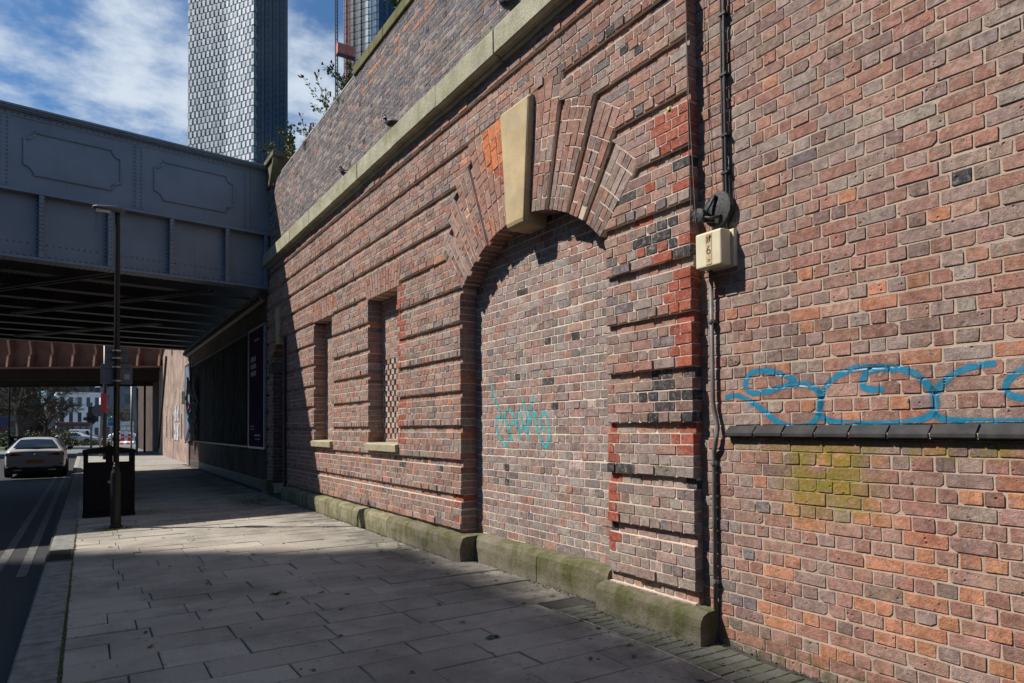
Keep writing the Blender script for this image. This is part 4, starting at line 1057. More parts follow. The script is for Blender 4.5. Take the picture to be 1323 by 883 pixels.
MAT['grass'] = simple('dry grass', (0.26, 0.23, 0.08), (0.12, 0.13, 0.04), 9, 0.9, bump=0)
for i, (y_, z_, n_, lab) in enumerate(((14.15, ztop-0.02, 90, 'pale dry grass tuft growing from the parapet face'), (11.95, ztop-.02, 45, 'small grass tuft under the parapet capping near the coping'))):
    b = MB()
    for k in range(n_):
        p = Vector((3.83, y_+random.gauss(0, .07), z_)); d = Vector((-0.5+random.gauss(0, .2), random.gauss(0, .5), random.uniform(-.9, .9))).normalized(); L = random.uniform(.05, .16)
        b.add([p+Vector((0, .004, 0)), p-Vector((0, .004, 0)), p+d*L+Vector((0, 0, -.04))], [(0, 1, 2)])
    tag(b.build('grass_tuft', MAT['grass']), lab, 'grass', kind='stuff')

# ================================================================== riveted railway bridge
def bridge_paint():
    t = NT('blue-grey bridge paint', 0.45)
    c = t.mix(t.mapr(t.noise(1.3, 6, 0.6), 0.3, 0.7), (0.175, 0.218, 0.268), (0.140, 0.178, 0.222))
    sm = t.n('ShaderNodeMapping'); t.l(t.pos(), sm.inputs[0]); sm.inputs['Scale'].default_value = (5, 5, 0.5)
    st_ = t.math('MULTIPLY', t.mapr(t.noise(1.0, 6, 0.65, sm.outputs[0]), 0.54, 0.75), t.mapr(t.noise(0.7, 3, 0.5), 0.4, 0.6))
    c = t.mix(t.math('MULTIPLY', st_, 0.55), c, (0.085, 0.085, 0.088))
    rs = t.math('MULTIPLY', t.mapr(t.noise(9, 6, 0.7), 0.66, 0.74), t.mapr(t.noise(0.9, 3, 0.5), 0.45, 0.6))
    c = t.mix(t.math('MULTIPLY', rs, 0.6), c, (0.13, 0.085, 0.06))
    t.color(c); t.bump(t.noise(14, 4, 0.5), 0.12, 0.004); return t.m
MAT['bridge'] = bridge_paint()
MAT['bridge_under'] = simple('grimy shade-dark bridge underside', (0.05, 0.042, 0.038), (0.028, 0.025, 0.023), 1.5, 0.6, bump=0.3)  # grime and the deep shade below the deck share this base colour
ang = math.radians(9.0); E1 = Vector((-math.cos(ang), -math.sin(ang), 0)); E2 = Vector((-math.sin(ang), math.cos(ang), 0)); P0 = Vector((3.80, 17.48, 0))
def BF(s_, t_, z_): q = P0+E1*s_+E2*t_; return (q.x, q.y, z_)
br = empty('railway_bridge', BF(0, 0, 5.0), 'blue-grey riveted plate girder railway bridge with moulded panels crossing the road', 'bridge')
SL = 16.5
def bp(lo, hi, nm, mt='bridge', bev=0.004, par=None): return MB().box(lo, hi, BF).build(nm, MAT[mt], par or br, bevel=bev)
bp((-0.25, 0.0, 5.0), (SL, 0.03, 8.0), 'web')
tf = bp((-0.25, -0.16, 7.99), (SL, 0.25, 8.035), 'top_flange'); 
bp((-0.25, -0.13, 7.955), (SL, -0.004, 7.988), 'top_flange_plate')
MB().extrude([(-0.002, 7.95), (-0.1, 7.95), (-0.1, 7.935), (-0.02, 7.93), (-0.016, 7.84), (-0.002, 7.84)], -0.25, SL, lambda t_, z_, s_: BF(s_, t_, z_)).build('top_angle', MAT['bridge'], br)
MB().extrude([(-0.002, 6.42), (-0.016, 6.42), (-0.02, 6.345), (-0.21, 6.335), (-0.21, 6.29), (-0.002, 6.28)], -0.25, SL, lambda t_, z_, s_: BF(s_, t_, z_)).build('middle_flange', MAT['bridge'], br)
MB().extrude([(-0.002, 5.12), (-0.016, 5.12), (-0.02, 5.03), (-0.19, 5.022), (-0.19, 4.97), (0.2, 4.97), (0.2, 5.0), (-0.002, 5.0)], -0.25, SL, lambda t_, z_, s_: BF(s_, t_, z_)).build('bottom_flange', MAT['bridge'], br)
rv = MB()
def rivet(s_, t_, z_, ax=1, r=0.017):
    n = 6; r *= 1.35; hh = 1.7
    if ax == 1: ring = lambda q, h: [BF(s_+q*math.cos(a), t_-h, z_+q*math.sin(a)) for a in [k*math.pi*2/n for k in range(n)]]
    else: ring = lambda q, h: [BF(s_+q*math.cos(a), t_+q*math.sin(a), z_+ax*0.5*h) for a in [k*math.pi*2/n for k in range(n)]]
    rv.add(ring(r, 0)+ring(r*0.75, 0.011*hh)+ring(r*.2, 0.016*hh), [(k, (k+1) % n, n+(k+1) % n, n+k) for k in range(n)]+[(n+k, n+(k+1) % n, 2*n+(k+1) % n, 2*n+k) for k in range(n)]+[tuple(range(2*n, 3*n))])
ST = [0.48+2.395*k for k in range(7)]
for s_ in ST:
    bp((s_-0.10, -0.014, 6.425), (s_+0.10, -0.001, 7.835), 'cover_strip', bev=0.002)
    for k in range(17):
        for q in (-0.055, 0.055): rivet(s_+q, -0.014, 6.48+k*0.0815)
for k in range(6):
    a, c = ST[k]+0.34, ST[k+1]-0.33; z0, z1 = 6.73, 7.60; R_ = 0.17
    path = []
    for (cs, cz, a0) in ((a, z0, 0), (c, z0, 90), (c, z1, 180), (a, z1, 270)):
        pts = [(cs+R_*math.cos(math.radians(t)), cz+R_*math.sin(math.radians(t))) for t in np.linspace(a0+90, a0, 8)] if False else None
        # concave quarter circles centred on the rectangle's corners
        arcs = {0: np.linspace(90, 0, 8), 90: np.linspace(180, 90, 8), 180: np.linspace(270, 180, 8), 270: np.linspace(360, 270, 8)}[a0]
        path += [(cs+R_*math.cos(math.radians(t)), cz+R_*math.sin(math.radians(t))) for t in arcs]
    path.append(path[0])
    MB().tube([BF(p, -0.006, q) for p, q in path], 0.032, 8, cap=False).build('panel_moulding', MAT['bridge'], br)
for k in range(14):
    s_ = 0.08 + (0 if k == 0 else 0.94+1.213*(k-1))
    if k == 0: s_ = 0.10
    bp((s_-0.014, -0.185, 5.03), (s_+0.014, -0.001, 6.28), 'stiffener', bev=0.003)
    MB().extrude([(s_-.09, 5.125), (s_+.09, 5.125), (s_+.09, 6.275), (s_-.09, 6.275)], -0.016, -0.001, lambda p, q, t_: BF(p, t_, q)).build('stiffener_angle', MAT['bridge'], br)
    bp((s_-0.045, -0.20, 5.03), (s_+0.045, -0.187, 6.28), 'stiffener_face', bev=0.003)
    for i in range(13):
        for q in (-0.055, 0.055): rivet(s_+q, -0.016, 5.19+i*0.085); rivet(s_+q*.45, -0.2, 5.19+i*0.085, r=.010)
    for i in range(1, 10): rivet(s_+0.1+i*0.11, -0.002, 5.33, r=0.012)
for i in range(150):
    rivet(i*0.107, -0.016, 6.385, r=0.014); rivet(i*0.107, -0.016, 5.08, r=.014); rivet(i*0.107, -0.016, 7.885, r=.014); rivet(i*0.107, -0.07, 7.93, ax=-1, r=.014); rivet(i*.107, -0.14, 6.285, ax=-1, r=.015)
    rivet(i*.107, -0.12, 4.968, ax=-1, r=.016); rivet(i*.107, 0.12, 4.968, ax=-1, r=.016)
# deck and cross girders underneath
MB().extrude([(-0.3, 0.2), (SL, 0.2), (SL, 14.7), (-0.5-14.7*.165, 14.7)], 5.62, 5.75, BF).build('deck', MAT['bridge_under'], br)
for k in range(8):
    t_ = 1.75*(k+1)
    sx_ = -0.3-t_*0.165
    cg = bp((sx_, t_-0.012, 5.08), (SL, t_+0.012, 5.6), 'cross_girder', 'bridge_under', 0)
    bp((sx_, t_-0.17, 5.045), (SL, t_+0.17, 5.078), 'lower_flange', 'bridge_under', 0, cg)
    for i in range(170):
        for q in (-0.12, 0.12): rivet(sx_+.3+i*0.098, t_+q, 5.043, ax=-1, r=0.022)
for (a, t0_, c, t1_) in ((1.0, 1.0, 4.4, 8.0), (3.3, 0.3, 7.6, 9.3), (0.6, 7.5, 3.8, 13.9), (5.6, 0.3, 10, 9.3)):
    q0, q1 = Vector(BF(a, t0_, 5.03)), Vector(BF(c, t1_, 5.03)); d = (q1-q0).normalized(); n_ = d.cross(Vector((0, 0, 1)))*0.09
    b = MB()
    for off in (-1, 1):
        c_ = n_*off
        b.add([q0+c_-n_*.3, q0+c_+n_*.3, q1+c_+n_*.3, q1+c_-n_*.3]+[p+Vector((0, 0, -0.06)) for p in (q0+c_-n_*.3, q0+c_+n_*.3, q1+c_+n_*.3, q1+c_-n_*.3)], [(0,1,2,3),(7,6,5,4),(0,4,5,1),(1,5,6,2),(2,6,7,3),(3,7,4,0)])
    b.build('diagonal_brace', MAT['bridge_under'], br)
tag(rv.build('rivets', MAT['bridge'], br), kind='stuff')
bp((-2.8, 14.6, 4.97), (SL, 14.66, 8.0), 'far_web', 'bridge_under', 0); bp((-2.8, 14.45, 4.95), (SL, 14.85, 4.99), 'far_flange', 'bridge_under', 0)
bp((SL-0.6, -0.3, -0.16), (SL+1.2, 15.0, 4.93), 'x', 'bridge_under', 0)
ab = br.children[-1]; ab.name = 'brick_pier'; ab.data.materials.clear(); ab.data.materials.append(MAT['niche_brick']); ab.parent = None; ab.location = (0, 0, 0)
tag(ab, 'sooty shade-dark brick pier carrying the far end of the railway bridge', 'pier')

# ================================================================== abutment wall under the bridge, posters, cornice
abw = empty('abutment_wall', (3.85, 25, 0), 'sooty shade-dark brick abutment wall under the railway bridge', 'wall')
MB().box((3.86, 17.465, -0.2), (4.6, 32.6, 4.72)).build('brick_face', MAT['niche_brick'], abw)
MB().box((3.84, 17.47, -0.2), (4.5, 32.62, 0.25)).build('plinth', MAT['bridge_under'], abw, bevel=.02)
MB().extrude([(3.6, 4.93), (3.6, 4.80), (3.75, 4.70), (3.9, 4.70), (4.6, 4.93)], 17.47, 32.9, lambda x, z, y: (x, y, z)).build('bearing_ledge', MAT['bridge_under'], abw, bevel=.01)
for i in range(44): MB().box((3.57, 17.7+i*0.345, 4.74), (3.7, 17.8+i*0.345, 4.83)).build('dentil', MAT['bridge_under'], abw)
def poster_mat(name, cols, seed, scale=(1, 1)):
    t = NT(name, 0.9, spec=0.05); o = t.xyz()
    n1 = t.noise(0.9, 4, 0.6, dist=1.2); n2 = t.noise(2.6, 3, 0.6, dist=0.8)
    c = t.mix(t.mapr(n1, 0.35, 0.62), cols[0], cols[1]); c = t.mix(t.math('MULTIPLY', t.mapr(n2, 0.55, 0.62), 0.8), c, cols[2]); t.color(c); return t.m
def board(y0, y1, z0, z1, x, lab, cols, frame=(0.30, 0.31, 0.33), cat='poster', bars=()):
    r = empty('billboard', (x, (y0+y1)/2, z0), lab, cat)
    MB().box((x, y0, z0), (x+0.03, y1, z1)).build('poster_sheet', poster_mat('poster print', cols, 1), r)
    fm = simple('poster frame', frame, None, 6, 0.4, 0.5)
    for (a, c, p, q) in ((y0-.05, y1+.05, z0-.05, z0), (y0-.05, y1+.05, z1, z1+.05), (y0-.05, y0, z0, z1), (y1, y1+.05, z0, z1)):
        MB().box((x-.02, a, p), (x+.04, c, q)).build('frame_bar', fm, r)
    wt_ = simple('poster lettering', (0.16, 0.13, 0.18), None, 6, 0.6)
    for (a, c, p, q) in bars: MB().box((x-.003, a, p), (x+.001, c, q)).build('lettering', wt_, r)
    return r
board(17.72, 19.55, 1.08, 4.15, 3.79, 'purple framed event poster on the abutment wall beside the niche', ((0.022, 0.005, 0.036), (0.05, 0.008, 0.045), (0.008, 0.006, 0.016)),  # poster colours dimmed to carry the shade under the bridge
      bars=[(18.7, 19.35, 2.95+0.19*k, 3.08+0.19*k) for k in range(3)] + [(18.3, 18.9, 3.85, 3.9), (18.2, 18.9, 1.35, 1.4), (18.2, 18.8, 1.26, 1.29), (18.95, 19.35, 1.6, 1.63), (18.95, 19.35, 1.52, 1.55)])
board(19.75, 31.3, 1.08, 4.15, 3.80, 'long dark hoarding of old posters under the bridge', ((0.016, 0.015, 0.016), (0.024, 0.019, 0.019), (0.032, 0.028, 0.03)), (0.02, 0.02, 0.02), 'hoarding', bars=[])  # hoarding and frame coloured dark to imitate deep shade
for k in range(6):
    y_ = 20.0+k*1.88; c_ = random.choice(((0.05, 0.035, 0.03), (0.035, 0.035, 0.04), (0.045, 0.028, 0.028), (0.03, 0.034, 0.03)))  # dim sheet colours stand in for the bridge shade
    o = MB().box((3.788, y_, 1.15), (3.799, y_+1.8, 4.08-random.uniform(0, .25))).build('old_poster', poster_mat('old poster print', (c_, tuple(v*.6 for v in c_), tuple(v*1.5 for v in c_)), k)); tag(o, 'shade-dimmed old poster pasted on the dark hoarding under the bridge', 'poster', 'old posters on the hoarding')
fl = MB()
for k in range(7):
    y_ = 29.2+k*0.32; pts = [(3.78-random.uniform(0, .25), y_+random.gauss(0, .12), 3.6-q*0.42+random.gauss(0, .06)) for q in range(7)]
    for a, c in zip(pts, pts[1:]):
        fl.add([a, (a[0]-.04, a[1]+.35, a[2]), (c[0]-.03, c[1]+.33, c[2]), c], [(0, 1, 2, 3)])
tag(fl.build('torn_sheeting', simple('torn black sheeting', (0.012, 0.013, 0.015), (0.022, 0.024, 0.03), 5, 0.8, spec=0.15)), 'torn black sheeting hanging off the hoarding under the bridge', 'sheeting', kind=None)
board(31.6, 33.2, 1.1, 4.3, 3.74, 'blue grey poster with red shape at the sunlit end of the abutment', ((0.10, 0.16, 0.22), (0.14, 0.2, 0.26), (0.42, 0.03, 0.07)), (0.2, 0.2, 0.2), 'poster', bars=[(31.9, 32.9, 1.5, 1.56), (31.9, 32.7, 1.38, 1.43), (32, 32.6, 2.0, 2.06)])
fwl = empty('far_wall', (3.95, 40, 0), 'sunlit pale brick wall beyond the railway bridge with slot vents', 'wall')
MB().extrude([(32.62, -0.2), (48.5, -0.2), (48.0, 5.2), (44, 6.4), (32.62, 6.4)], 3.93, 4.6, lambda y, z, x: (x, y, z)).build('brick_face', MAT['far_brick'], fwl)
MB().box((3.80, 32.5, -0.2), (4.2, 33.0, 5.1)).build('pilaster', MAT['far_brick'], fwl)
for y_ in (36.1, 40.0, 43.2): MB().box((3.915, y_, 1.1), (3.95, y_+0.28, 2.3)).build('slot_vent', MAT['bedding'], fwl)
tag(MB().tube([(3.88, 43.2, 5.7), (3.88, 47.8, 0.4)], 0.06, 6).build('raking_pipe', MAT['black_cable']), 'black raking pipe running down the far brick wall', 'pipe')
for k, (y_, z_) in enumerate(((37.2, 1.95), (37.2, 1.0), (38.3, 1.95), (38.3, 1.0))):
    tag(MB().box((3.90, y_, z_), (3.925, y_+0.9, z_+0.8)).build('wall_notice', simple('white notice', (0.6, 0.6, 0.6), (0.12, 0.12, 0.13), 3.5, 0.6, bump=0)), 'black and white notice sheet pasted in a block on the far wall', 'notice', 'notices on the far wall')
tag(MB().box((3.72, 34.4, 2.7), (3.92, 34.8, 3.3)).build('wall_box', simple('grey metal box', (0.4, 0.4, 0.39), None, 4, 0.5), bevel=.02), 'small grey metal box high on the far wall', 'box')
shrub((3.85, 40.5, 5.9), 1.6, 14, (-0.5, 0.1), 'bright green shrub hanging from the top of the far wall', 60, False, .8, .16, 'leaf_b')
shrub((3.85, 38.0, 6.3), 1.3, 12, (-0.4, 0.1), 'green creeper sprouting near the bridge corner of the far wall', 60, False, .9, .16, 'leaf_b')

# ================================================================== lamp post, litter bin
MAT['black_paint'] = simple('black paint', (0.008, 0.008, 0.009), (0.014, 0.014, 0.014), 6, 0.42, bump=0.15, spec=0.35)
lp = empty('lamp_post', (0.42, 12.53, 0), 'slim black lamp post with flat light head and two sign backs beside the litter bin', 'lamp post')
MB().lathe([(0.09, 0), (0.09, 0.03), (0.074, 0.05), (0.074, 0.82), (0.07, 0.87), (0.05, 0.93), (0.043, 0.97)], (0.42, 12.53, 0), 20).build('base', MAT['black_paint'], lp, smooth=False)
MB().lathe([(0.043, 0.97), (0.041, 3.2), (0.037, 4.9), (0.037, 5.05)], (0.42, 12.53, 0), 18).build('pole', MAT['black_paint'], lp, smooth=True)
b = MB(); hx = Vector((-0.90, -0.10, 0)).normalized(); hy = Vector((-hx.y, hx.x, 0)); hc = Vector((0.42, 12.53, 5.02))
prof = [(0.10, 0.02, 0.045), (0.10, 0.10, 0.06), (0.0, 0.085, 0.075), (-0.20, 0.05, 0.13), (-0.46, 0.03, 0.12), (-0.52, 0.02, 0.06)]
V = []; F = []
for (d, h, w) in [(0.10, 0.05, .05), (0.05, 0.085, .06), (-0.04, .085, .08), (-0.16, .06, .11), (-0.30, .045, .10), (-0.35, .03, .07)]:
    c = hc-hx*d
    for (q, z_) in ((-1, 0.0), (-1, .5), (-.6, 1), (.6, 1), (1, .5), (1, 0), (.6, -.25), (-.6, -.25)): V.append(c+hy*w*q+Vector((0, 0, h*z_+.02)))
for i in range(5):
    for k in range(8): F.append((i*8+k, i*8+(k+1) % 8, (i+1)*8+(k+1) % 8, (i+1)*8+k))
F += [tuple(range(8))[::-1], tuple(40+k for k in range(8))]
b.add(V, F).build('light_head', simple('grey lamp head', (0.10, 0.105, 0.11), None, 5, 0.4, 0.4), lp, bevel=0.006)
q = hc+hx*0.20; MB().box((q.x-.1, q.y-.07, q.z-.005), (q.x+.1, q.y+.07, q.z+.012)).build('led_panel', simple('lamp glass', (0.35, 0.35, 0.33), None, 5, 0.2), lp)
MAT['sign_back'] = simple('grey sign back', (0.10, 0.115, 0.13), (0.075, 0.085, 0.10), 4, 0.5, 0.3)
for (z0, z1, w) in ((2.64, 2.86, 0.15), (2.28, 2.60, 0.22)):
    sg = MB().box((0.42-w, 12.585, z0), (0.42+w, 12.592, z1)).build('sign_plate', MAT['sign_back'], lp, bevel=0.003)
    for z_ in (z0+0.05, z1-0.05):
        MB().box((0.42-w+.02, 12.56, z_-.012), (0.42+w-.02, 12.586, z_+.012)).build('rail', MAT['sign_back'], sg)
        MB().lathe([(0.062, z_-.012), (0.062, z_+.012)], (0.42, 12.53, 0), 16).build('clamp', simple('steel clamp', (0.4, 0.4, 0.4), None, 5, .35, .8), sg)
MB().box((0.53, 12.583, 2.36), (0.60, 12.586, 2.44)).build('sticker', simple('pale sticker', (0.35, 0.37, 0.4), (0.15, 0.15, 0.18), 60, .6), lp)
MB().lathe([(.02, 0), (.035, .02), (.03, .05), (.012, .075), (.02, .09), (.005, .11)], (0.40, 12.44, 0.93), 10).build('finial', MAT['black_paint'], lp)

bn = empty('litter_bin', (0.375, 14.45, 0), 'wide black double litter bin with gabled top beside the lamp post', 'bin')
x0, x1, y0, y1 = -0.035, 0.785, 14.2, 14.72
MAT['bin'] = simple('black bin plastic', (0.006, 0.006, 0.006), (0.010, 0.010, 0.010), 9, 0.65, bump=0.5, bscale=160, spec=0.15)
MB().box((x0+.01, y0+.01, 0.0), (x1-.01, y1-.01, 0.96)).build('body', MAT['bin'], bn, bevel=0.012)
MB().box((x0, y0, 0.0), (x1, y1, 0.06)).build('foot', MAT['bin'], bn, bevel=0.01)
MB().box((x0+.03, y0-.004, 0.10), (x1-.03, y0+.012, 0.90)).build('door', MAT['bin'], bn, bevel=0.004)
for (a, c) in ((x0+.01, x0+.085), (0.325, 0.425), (x1-.085, x1-.01)):
    for yy_ in (y0+.01, y1-.075): MB().box((a, yy_, 0.96), (c, yy_+.065, 1.13)).build('post', MAT['bin'], bn)
MB().extrude([(x0-.005, 1.13), (x1+.005, 1.13), (x1+.005, 1.19), (0.44, 1.245), (0.375, 1.285), (0.31, 1.245), (x0-.005, 1.19)], y0-.005, y1+.005, lambda x, z, y: (x, y, z)).build('roof', MAT['bin'], bn, bevel=0.01)
em = simple('silver emblem', (0.35, 0.35, 0.34), (0.2, 0.2, 0.2), 60, .5, .5)
e_ = MB()
for k in range(12):
    a = k*math.pi/6; e_.add([(0.375+.012*math.cos(a+.2), y0-.006, 0.62+.012*math.sin(a+.2)), (0.375+.052*math.cos(a), y0-.006, 0.62+.052*math.sin(a)), (0.375+.012*math.cos(a-.2), y0-.006, 0.62+.012*math.sin(a-.2))], [(0, 1, 2)])
e_.lathe([(0.022, y0-.007), (0.022, y0-.004)], (0.375, 0, 0.62), 10, 'Y'); e_.build('emblem', em, bn)

# ================================================================== silver car parked at the kerb
def make_car(cx, yr, paint, lab, name='parked_car', rot=0.0, detail=True, glass=None, L=4.6, Wd=0.915, Hh=1.43, grp=None):
    r = empty(name, (cx, yr, -0.12), lab, 'car', grp); r.rotation_euler.z = rot
    def part(mb, nm, mt, smooth=True, bevel=0, sub=0, par=None):
        o = link(nm, mb.mesh(nm, smooth), mt); o.parent = par or r
        if bevel: bb = o.modifiers.new('b', 'BEVEL'); bb.width = bevel; bb.segments = 2; bb.limit_method = 'ANGLE'
        if sub: q = o.modifiers.new('s', 'SUBSURF'); q.levels = sub; q.render_levels = sub
        return o
    k = Hh/1.43
    # stations along y (0 = tail): y, half width, sill z, shoulder z, roof half width, roof z
    S = [(0.0, .78, .42, .80, .66, .86), (0.04, .86, .30, .88, .74, .97), (0.22, .90, .24, .93, .74, 1.03), (0.55, .905, .22, .95, .66, 1.22), (1.0, .91, .21, .95, .60, 1.37), (1.7, .915, .20, .94, .60, 1.43),
         (2.4, .915, .20, .93, .60, 1.41), (2.9, .91, .20, .92, .63, 1.26), (3.3, .905, .20, .92, .76, .96), (3.9, .89, .20, .86, .70, .90), (4.4, .82, .24, .72, .60, .76), (4.6, .66, .34, .58, .45, .62)]
    V = []; F = []
    prof = []
    for (y, w, zs, zh, wr, zr) in S:
        y *= L/4.6; w *= Wd/.915; wr *= Wd/.915; zs, zh, zr = zs*k, zh*k, zr*k
        half = [(w*0.86, zs), (w*0.985, zs+.10), (w, (zs+zh)/2+.03), (w*0.985, zh-.02), (w*.93, zh+.035), (wr+(w*.93-wr)*.12, zr-(zr-zh)*.22), (wr*.86, zr-.012), (wr*.4, zr+.008)]
        prof.append([(p, y, q) for p, q in half]+[(-p, y, q) for p, q in reversed(half)])
    n = 16
    for R_ in prof: V += R_
    for i in range(len(prof)-1):
        for q in range(n): F.append((i*n+q, (i+1)*n+q, (i+1)*n+(q+1) % n, i*n+(q+1) % n))
    F += [tuple(range(n)), tuple((len(prof)-1)*n+q for q in range(n))[::-1]]
    part(MB().add(V, F), 'body', paint, sub=2)
    gl = glass or MAT['car_glass']
    sy = L/4.6; sw = Wd/.915
    part(MB().add([(-.66*sw, .20*sy, 1.055*k), (0, .15*sy, 1.07*k), (.66*sw, .20*sy, 1.055*k), (.55*sw, .52*sy, 1.245*k), (0, .50*sy, 1.26*k), (-.55*sw, .52*sy, 1.245*k), (.47*sw, .80*sy, 1.345*k), (0, .80*sy, 1.365*k), (-.47*sw, .80*sy, 1.345*k)], [(0, 1, 4, 5), (1, 2, 3, 4), (5, 4, 7, 8), (4, 3, 6, 7)]), 'rear_window', gl)
    for s_ in (-1, 1):
        part(MB().add([(s_*.865*sw, .75*sy, .995*k), (s_*.88*sw, 3.05*sy, .985*k), (s_*.70*sw, 2.55*sy, 1.32*k), (s_*.655*sw, 1.2*sy, 1.34*k)], [(0, 1, 2, 3)]), 'side_window', gl)
        for y in (0.85, 3.65):
            wz = 0.32
            wh = empty('wheel', (s_*(Wd-.09), y*sy, wz)); wh.parent = r
            part(MB().lathe([(.20, -.10), (.31, -.11), (.325, -.06), (.325, .06), (.31, .11), (.20, .10)], (0, 0, 0), 20, 'X'), 'tyre', MAT['tyre'], par=wh)
            part(MB().lathe([(.0, -.085), (.2, -.09), (.21, 0), (.2, .09), (0, .085)], (0, 0, 0), 14, 'X'), 'rim', MAT['rim'], par=wh)
        if detail:
            part(MB().extrude([(s_*.34, .80), (s_*.62, .785), (s_*.84, .76), (s_*.875, .80), (s_*.84, .885), (s_*.6, .865), (s_*.36, .825)], -.03, .16, lambda x, z, y: (x, y+max(0, abs(x)-.55)*.28, z)), 'tail_light', MAT['tail_light'], False, .01)
            part(MB().box((s_*1.0-.1, 2.75, .93*k), (s_*1.0+.1, 2.9, 1.06*k)), 'mirror', MAT['black_paint'], bevel=.03)
            part(MB().box((s_*.5-.13, -.035, .255), (s_*.5+.13, .02, .30)), 'exhaust', MAT['rim'], bevel=.01)
            part(MB().box((s_*.78-.06, -.004, .45), (s_*.78+.06, .06, .49)), 'reflector', MAT['tail_light'], bevel=.005)
    if detail:
        part(MB().extrude([(-.82, .20), (.82, .20), (.86, .36), (.55, .41), (.5, .36), (-.5, .36), (-.55, .41), (-.86, .36)], -.02, .12, lambda x, z, y: (x, y, z)), 'diffuser', MAT['black_plastic'], False, .01)
        part(MB().box((-.26, -.03, .52), (.26, -.015, .63)), 'number_plate', simple('yellow plate', (0.45, 0.24, 0.03), (0.38, 0.2, 0.03), 9, .5, bump=0), False)
        pl = r.children[-1]
        for i in range(7): part(MB().box((-.21+i*.06, -.033, .545), (-.175+i*.06, -.029, .605)), 'plate_mark', MAT['black_plastic'], False, par=pl)
        part(MB().lathe([(.045, -.012), (.045, .0)], (0, -.008, .80), 16, 'Y'), 'badge', MAT['rim'])
        part(MB().box((-.80, -.004, .44), (.80, .03, .455)), 'trim_strip', MAT['rim'], False)
    part(MB().box((-.8*sw, .1, .14), (.8*sw, L-.2, .35)), 'underbody', MAT['black_plastic'], False)
    return r
MAT['car_glass'] = simple('tinted car glass', (0.012, 0.014, 0.016), None, 3, 0.06, bump=0); MAT['tyre'] = simple('tyre', (0.015, 0.015, 0.015), None, 8, 0.85)
MAT['rim'] = simple('alloy', (0.45, 0.45, 0.46), None, 8, 0.3, 0.9, bump=0); MAT['tail_light'] = simple('red tail lamp', (0.25, 0.008, 0.012), (0.12, 0.005, 0.008), 12, 0.15, bump=0)
MAT['black_plastic'] = simple('black plastic', (0.014, 0.014, 0.015), None, 8, 0.6)
def paint(n, c, m=0.0): return simple(n, c, tuple(x*.95 for x in c), 2, 0.22, m, bump=0)
MAT['silver'] = paint('silver car paint', (0.42, 0.43, 0.45), 0.0)
make_car(-1.50, 29.6, MAT['silver'], 'silver hatchback seen from behind, parked at the kerb under the bridge')

# ================================================================== rusty bridge beyond
MAT['rust'] = simple('rusty bridge steel', (0.25, 0.105, 0.06), (0.16, 0.068, 0.042), 1.8, 0.75, bump=0.4)
MAT['rust_edge'] = simple('sun-pale rust edge', (0.46, 0.25, 0.16), (0.32, 0.15, 0.09), 3, 0.7)  # rib edges coloured paler, as if catching the sun
MAT['rust_dark'] = simple('dark rust underside', (0.035, 0.022, 0.017), None, 2, 0.8)  # much darker rust for the deck and inner girders
Q0 = Vector((4.2, 46.2, 0)); a2 = math.radians(-32.0); G1 = Vector((-math.cos(a2), -math.sin(a2), 0)); G2 = Vector((math.sin(-a2)*1.0, math.cos(a2), 0))
def RF(s_, t_, z_): q = Q0+G1*s_+G2*t_; return (q.x, q.y, z_)
rb = empty('rusty_bridge', RF(0, 0, 5), 'rust brown plate girder bridge with curved ribs beyond the first bridge', 'bridge')
RL = 26
MB().box((-1, 0, 5.35), (RL, 0.04, 8.0), RF).build('web', MAT['rust'], rb)
MB().box((-1, -0.62, 5.30), (RL, 0.1, 5.36), RF).build('bottom_flange', MAT['rust'], rb)
MB().box((-1, -0.5, 7.95), (RL, 0.2, 8.02), RF).build('top_flange', MAT['rust'], rb)
for k in range(20):
    s_ = 0.2+1.3*k
    MB().extrude([(0.0, 5.36), (-0.60, 5.36), (-0.50, 6.05), (-0.36, 6.2), (-0.5, 6.9), (-0.45, 7.95), (0, 7.95)], s_-.02, s_+.02, lambda t_, z_, q: RF(q, t_, z_)).build('rib', MAT['rust'], rb)
    MB().extrude([(-0.60, 5.36), (-0.63, 5.36), (-0.53, 6.05), (-0.39, 6.2), (-0.53, 6.9), (-0.48, 7.95), (-0.45, 7.95), (-0.5, 6.9), (-0.36, 6.2), (-0.5, 6.05)], s_-.06, s_+.06, lambda t_, z_, q: RF(q, t_, z_)).build('rib_edge', MAT['rust_edge'], rb)
MB().box((-1, 0.04, 5.5), (RL, 9.0, 5.7), RF).build('deck', MAT['rust_dark'], rb)
for t_ in (2.5, 5.0, 8.8): MB().box((-1, t_, 4.75), (RL, t_+0.1, 5.5), RF).build('inner_girder', MAT['rust_dark'], rb)

# ================================================================== beyond the bridges
MAT['steel_grey'] = simple('galvanised pole', (0.28, 0.28, 0.28), None, 5, 0.5, 0.4); MAT['white_wall'] = simple('white render', (0.80, 0.80, 0.80), (0.70, 0.71, 0.72), 0.4, 0.8, bump=0)
MAT['dark_glass'] = simple('dark window glass', (0.03, 0.04, 0.05), (0.06, 0.07, 0.085), 0.5, 0.12, bump=0); MAT['grey_block'] = simple('grey cladding', (0.10, 0.11, 0.125), (0.13, 0.14, 0.16), 0.3, 0.7, bump=0)
MAT['brown_block'] = simple('brown brick block', (0.11, 0.06, 0.05), (0.08, 0.05, 0.045), 0.4, 0.9, bump=0)
def at(u, depth, z=-0.16):
    d = fw+rt*((u-CU)/F_PX); d = d/np.dot(d, fw)*depth; return Vector((d[0], d[1], z))
AX, AY = Vector((rt0[0], rt0[1], 0)), Vector((math.sin(yaw), math.cos(yaw), 0))
